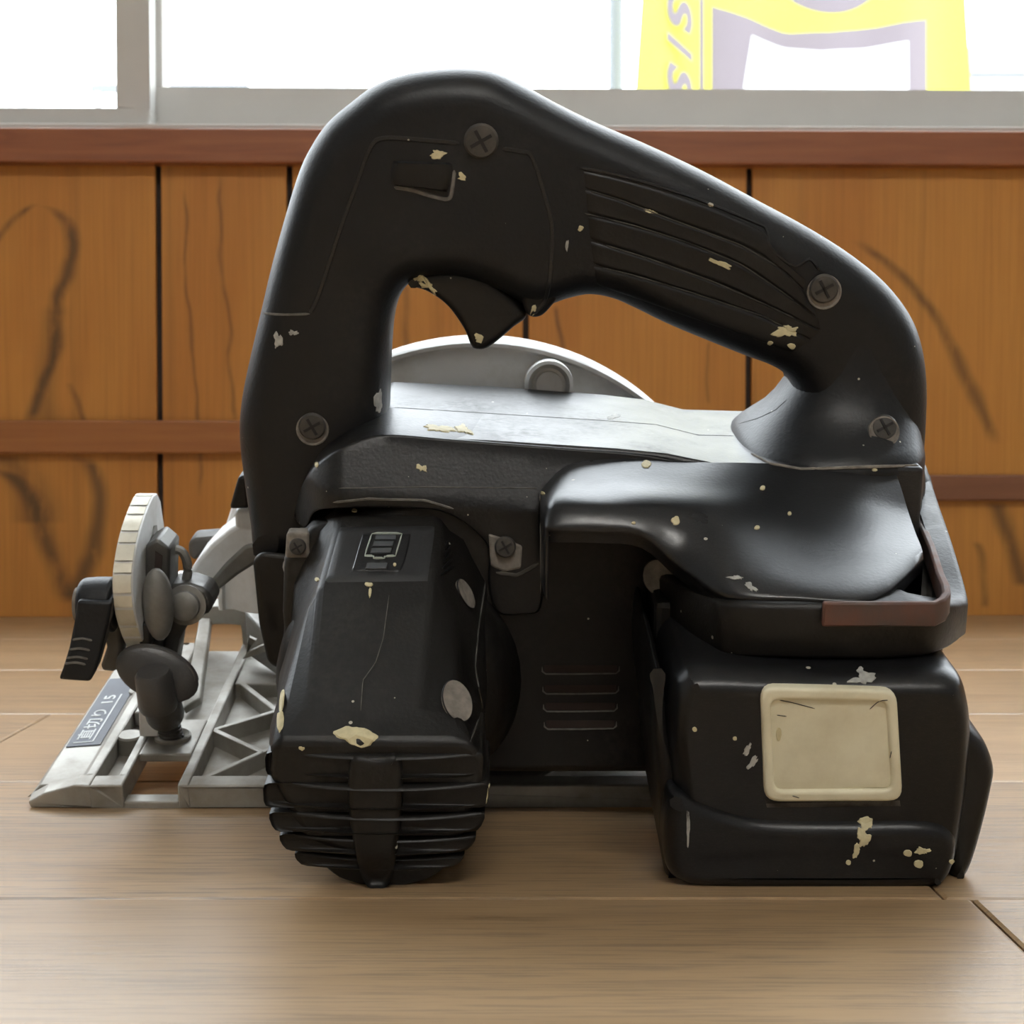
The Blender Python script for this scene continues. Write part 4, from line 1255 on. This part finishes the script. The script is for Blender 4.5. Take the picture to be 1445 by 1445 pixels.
for k, g in enumerate(GL[1:5]):
    m = MB()
    n0, n1 = random.uniform(0.0, 0.1), random.uniform(0.85, 1.0)
    s = pl_sample(g, 40)
    ribbon(m, s[int(40*n0):int(40*n1)], 0.00022, 0.0005, smooth=False)
    m.build('dusty_groove', M['wear_glint2'], handle)
gt = MB()
ribbon(gt, [(816, 236), (875, 248), (970, 276), (1062, 313), (1081, 324), (1088, 350), (1120, 375), (1142, 366), (1156, 382)], 0.0006, 0.0005)
gt.build('grip_outline', M['gloss'], handle)
# seam along the deck and other joints
def seam(line, parent, mat='ink', w=0.00025, h=0.0001, name='joint_line'):
    ribbon(MB(), line, w, h, smooth=False).build(name, M[mat], parent)
seam([(556, 575), (700, 584), (860, 594), (925, 599), (985, 614), (1036, 615)], deck)
seam([(1042, 598), (1070, 590), (1095, 578), (1110, 564)], handle)
seam([(478, 689), (600, 687), (757, 689)], cover, 'wear_glint', 0.0002, 0.0002, 'edge_highlight')  # dust-grey ribbons painting the highlight along the cover's edges
seam([(762, 694), (763, 760), (763, 838)], cover, 'wear_glint', 0.0002, 0.0002, 'edge_highlight')
seam([(549, 840), (541, 900), (530, 935), (512, 960), (509, 1003)], motor, 'wear_glint', 0.00015, 0.00015, 'mould_line')
seam([(685, 822), (676, 880), (670, 941), (681, 1000), (664, 1046)], motor, 'wear_glint2', 0.0003, 0.0003, 'housing_edge')
seam([(1060, 640), (1085, 654), (1130, 662), (1200, 660), (1296, 657)], handle, 'dust', 0.0006, 0.0004, 'dusty_joint')
seam([(470, 709), (520, 704), (600, 706), (640, 718)], motor, 'wear_glint', 0.0005, 0.0003, 'dusty_joint')
seam([(700, 808), (730, 812), (760, 795)], cover, 'grime', 0.0008, 0.0003, 'dusty_joint')
# side vents
for k, (yy, xa, xb) in enumerate(((949, 765, 874), (977, 766, 873), (1002, 767, 871), (1027, 768, 870))):
    m = MB()
    ribbon(m, [(xa, yy-8), (xa, yy-2), (xa+3, yy+2), ((xa+xb)/2, yy+2), (xb-3, yy+1), (xb, yy-3), (xb, yy-9)], 0.00035, 0.0003, smooth=False)
    m.build('vent_lip', M['wear_glint'], core)
    MB().box(T(xa+3, yy, -0.0162), T(xb-3, yy-10, -0.0162) + Vector((0, 0.002, 0))).build('vent_slot', M['gap'], core, smooth=0)
# fins on the motor flank
for k in range(5):
    m = MB()
    ribbon(m, [(632 + k*2, 762 + 9*k), (628 - k*1.5, 776 + 9*k)], 0.0004, 0.0006, smooth=False)
    m.build('flank_fin', M['black'], motor)

# ---- dried paint
refresh()
BIG = [(1112, 467, 15, 9, 0.6, 0), (605, 405, 15, 7, 0.5, 0.5), (592, 393, 9, 4, 0.4, -0.2), (617, 217, 11, 6, 0.4, 0), (651, 250, 6, 5, 0.5, 0), (676, 478, 7, 6, 0.5, 0),
       (502, 1038, 27, 15, 0.25, 0.1), (396, 1018, 5, 16, 0.15, 0), (398, 990, 2.5, 18, 0.1, 0.1), (426, 1056, 4, 3, 0.3, 0), (520, 825, 6, 3, 0.2, 0), (522, 836, 2, 8, 0.2, 0.1),
       (500, 721, 4, 2.6, 0.1, 0), (912, 655, 7, 5.5, 0.1, 0), (953, 735, 7, 6, 0.2, 0), (1076, 689, 4, 3, 0.1, 0), (1068, 745, 4, 3, 0.1, 0), (1114, 725, 3, 2.5, 0.1, 0), (766, 696, 3, 2.5, 0.1, 0), (894, 738, 3, 2, 0.1, 0),
       (1221, 1163, 11, 9, 0.35, 0), (1217, 1182, 9, 13, 0.4, 0.2), (1208, 1201, 5, 10, 0.3, 0.3), (1197, 1217, 4, 3.5, 0.1, 0), (1281, 1204, 6.5, 5, 0.15, 0), (1296, 1219, 7, 6, 0.1, 0), (1303, 1201, 9, 5, 0.55, 0), (1343, 1216, 4, 3.5, 0.1, 0),
       (1087, 484, 4, 3, 0.2, 0), (1117, 488, 6, 4, 0.2, 0), (596, 660, 7, 5, 0.6, 0.5), (1016, 372, 16, 4, 0.4, 0.4), (918, 298, 9, 2.5, 0.4, 0.2), (753, 437, 4, 8, 0.3, 0.4), (820, 322, 4, 4, 0.4, 0.8),
       (1099, 1036, 4, 10, 0.1, 0), (689, 1122, 2.5, 17, 0.15, 0.15), (540, 757+50, 0, 0, 0, 0), (1234, 663, 4, 2.5, 0.1, 0), (447, 656, 2.5, 4, 0.1, 0), (980, 1029, 3.5, 3.5, 0.1, 0), (1037, 1042, 3, 3, 0.1, 0), (557, 797, 2.5, 2.2, 0.1, 0), (448, 818, 3, 3, 0.1, 0), (931, 198, 3, 3, 0.2, 0), (655, 607, 10, 6, 0.6, 0.3), (618, 604, 18, 5, 0.5, 0.1)]
for cx, cy, rx, ry, rn, ro in BIG:
    if rx == 0: continue
    m = MB()
    splash(m, cx, cy, rx, ry, rn, 40 if max(rx, ry) > 8 else 16, 0.0003, ro)
    if m.v: m.build('paint_splash', M['paint'], SAW, smooth=30)
for cx, cy, rx, ry, rn, ro in [(1216, 958, 17, 8, 0.55, 0), (1215, 948, 5, 6, 0.5, 0), (1063, 1076, 12, 4, 0.5, -0.9), (1054, 1058, 12, 3, 0.5, -1.1), (971, 1170, 2.5, 26, 0.3, 0.02), (393, 478, 5, 12, 0.6, 0.2), (414, 470, 6, 4, 0.6, 0), (533, 655-85, 5, 18, 0.5, 0.1), (1060, 830, 8, 5, 0.6, 0.6), (800, 347, 2, 9, 0.3, 0.1), (1040, 815, 10, 2.5, 0.6, 0.1), (865, 612-24, 9, 3, 0.5, 0)]:
    m = MB()
    splash(m, cx, cy, rx, ry, rn, 36, 0.0002, ro)
    if m.v: m.build('scuff_mark', M['scuff'], SAW, smooth=30)
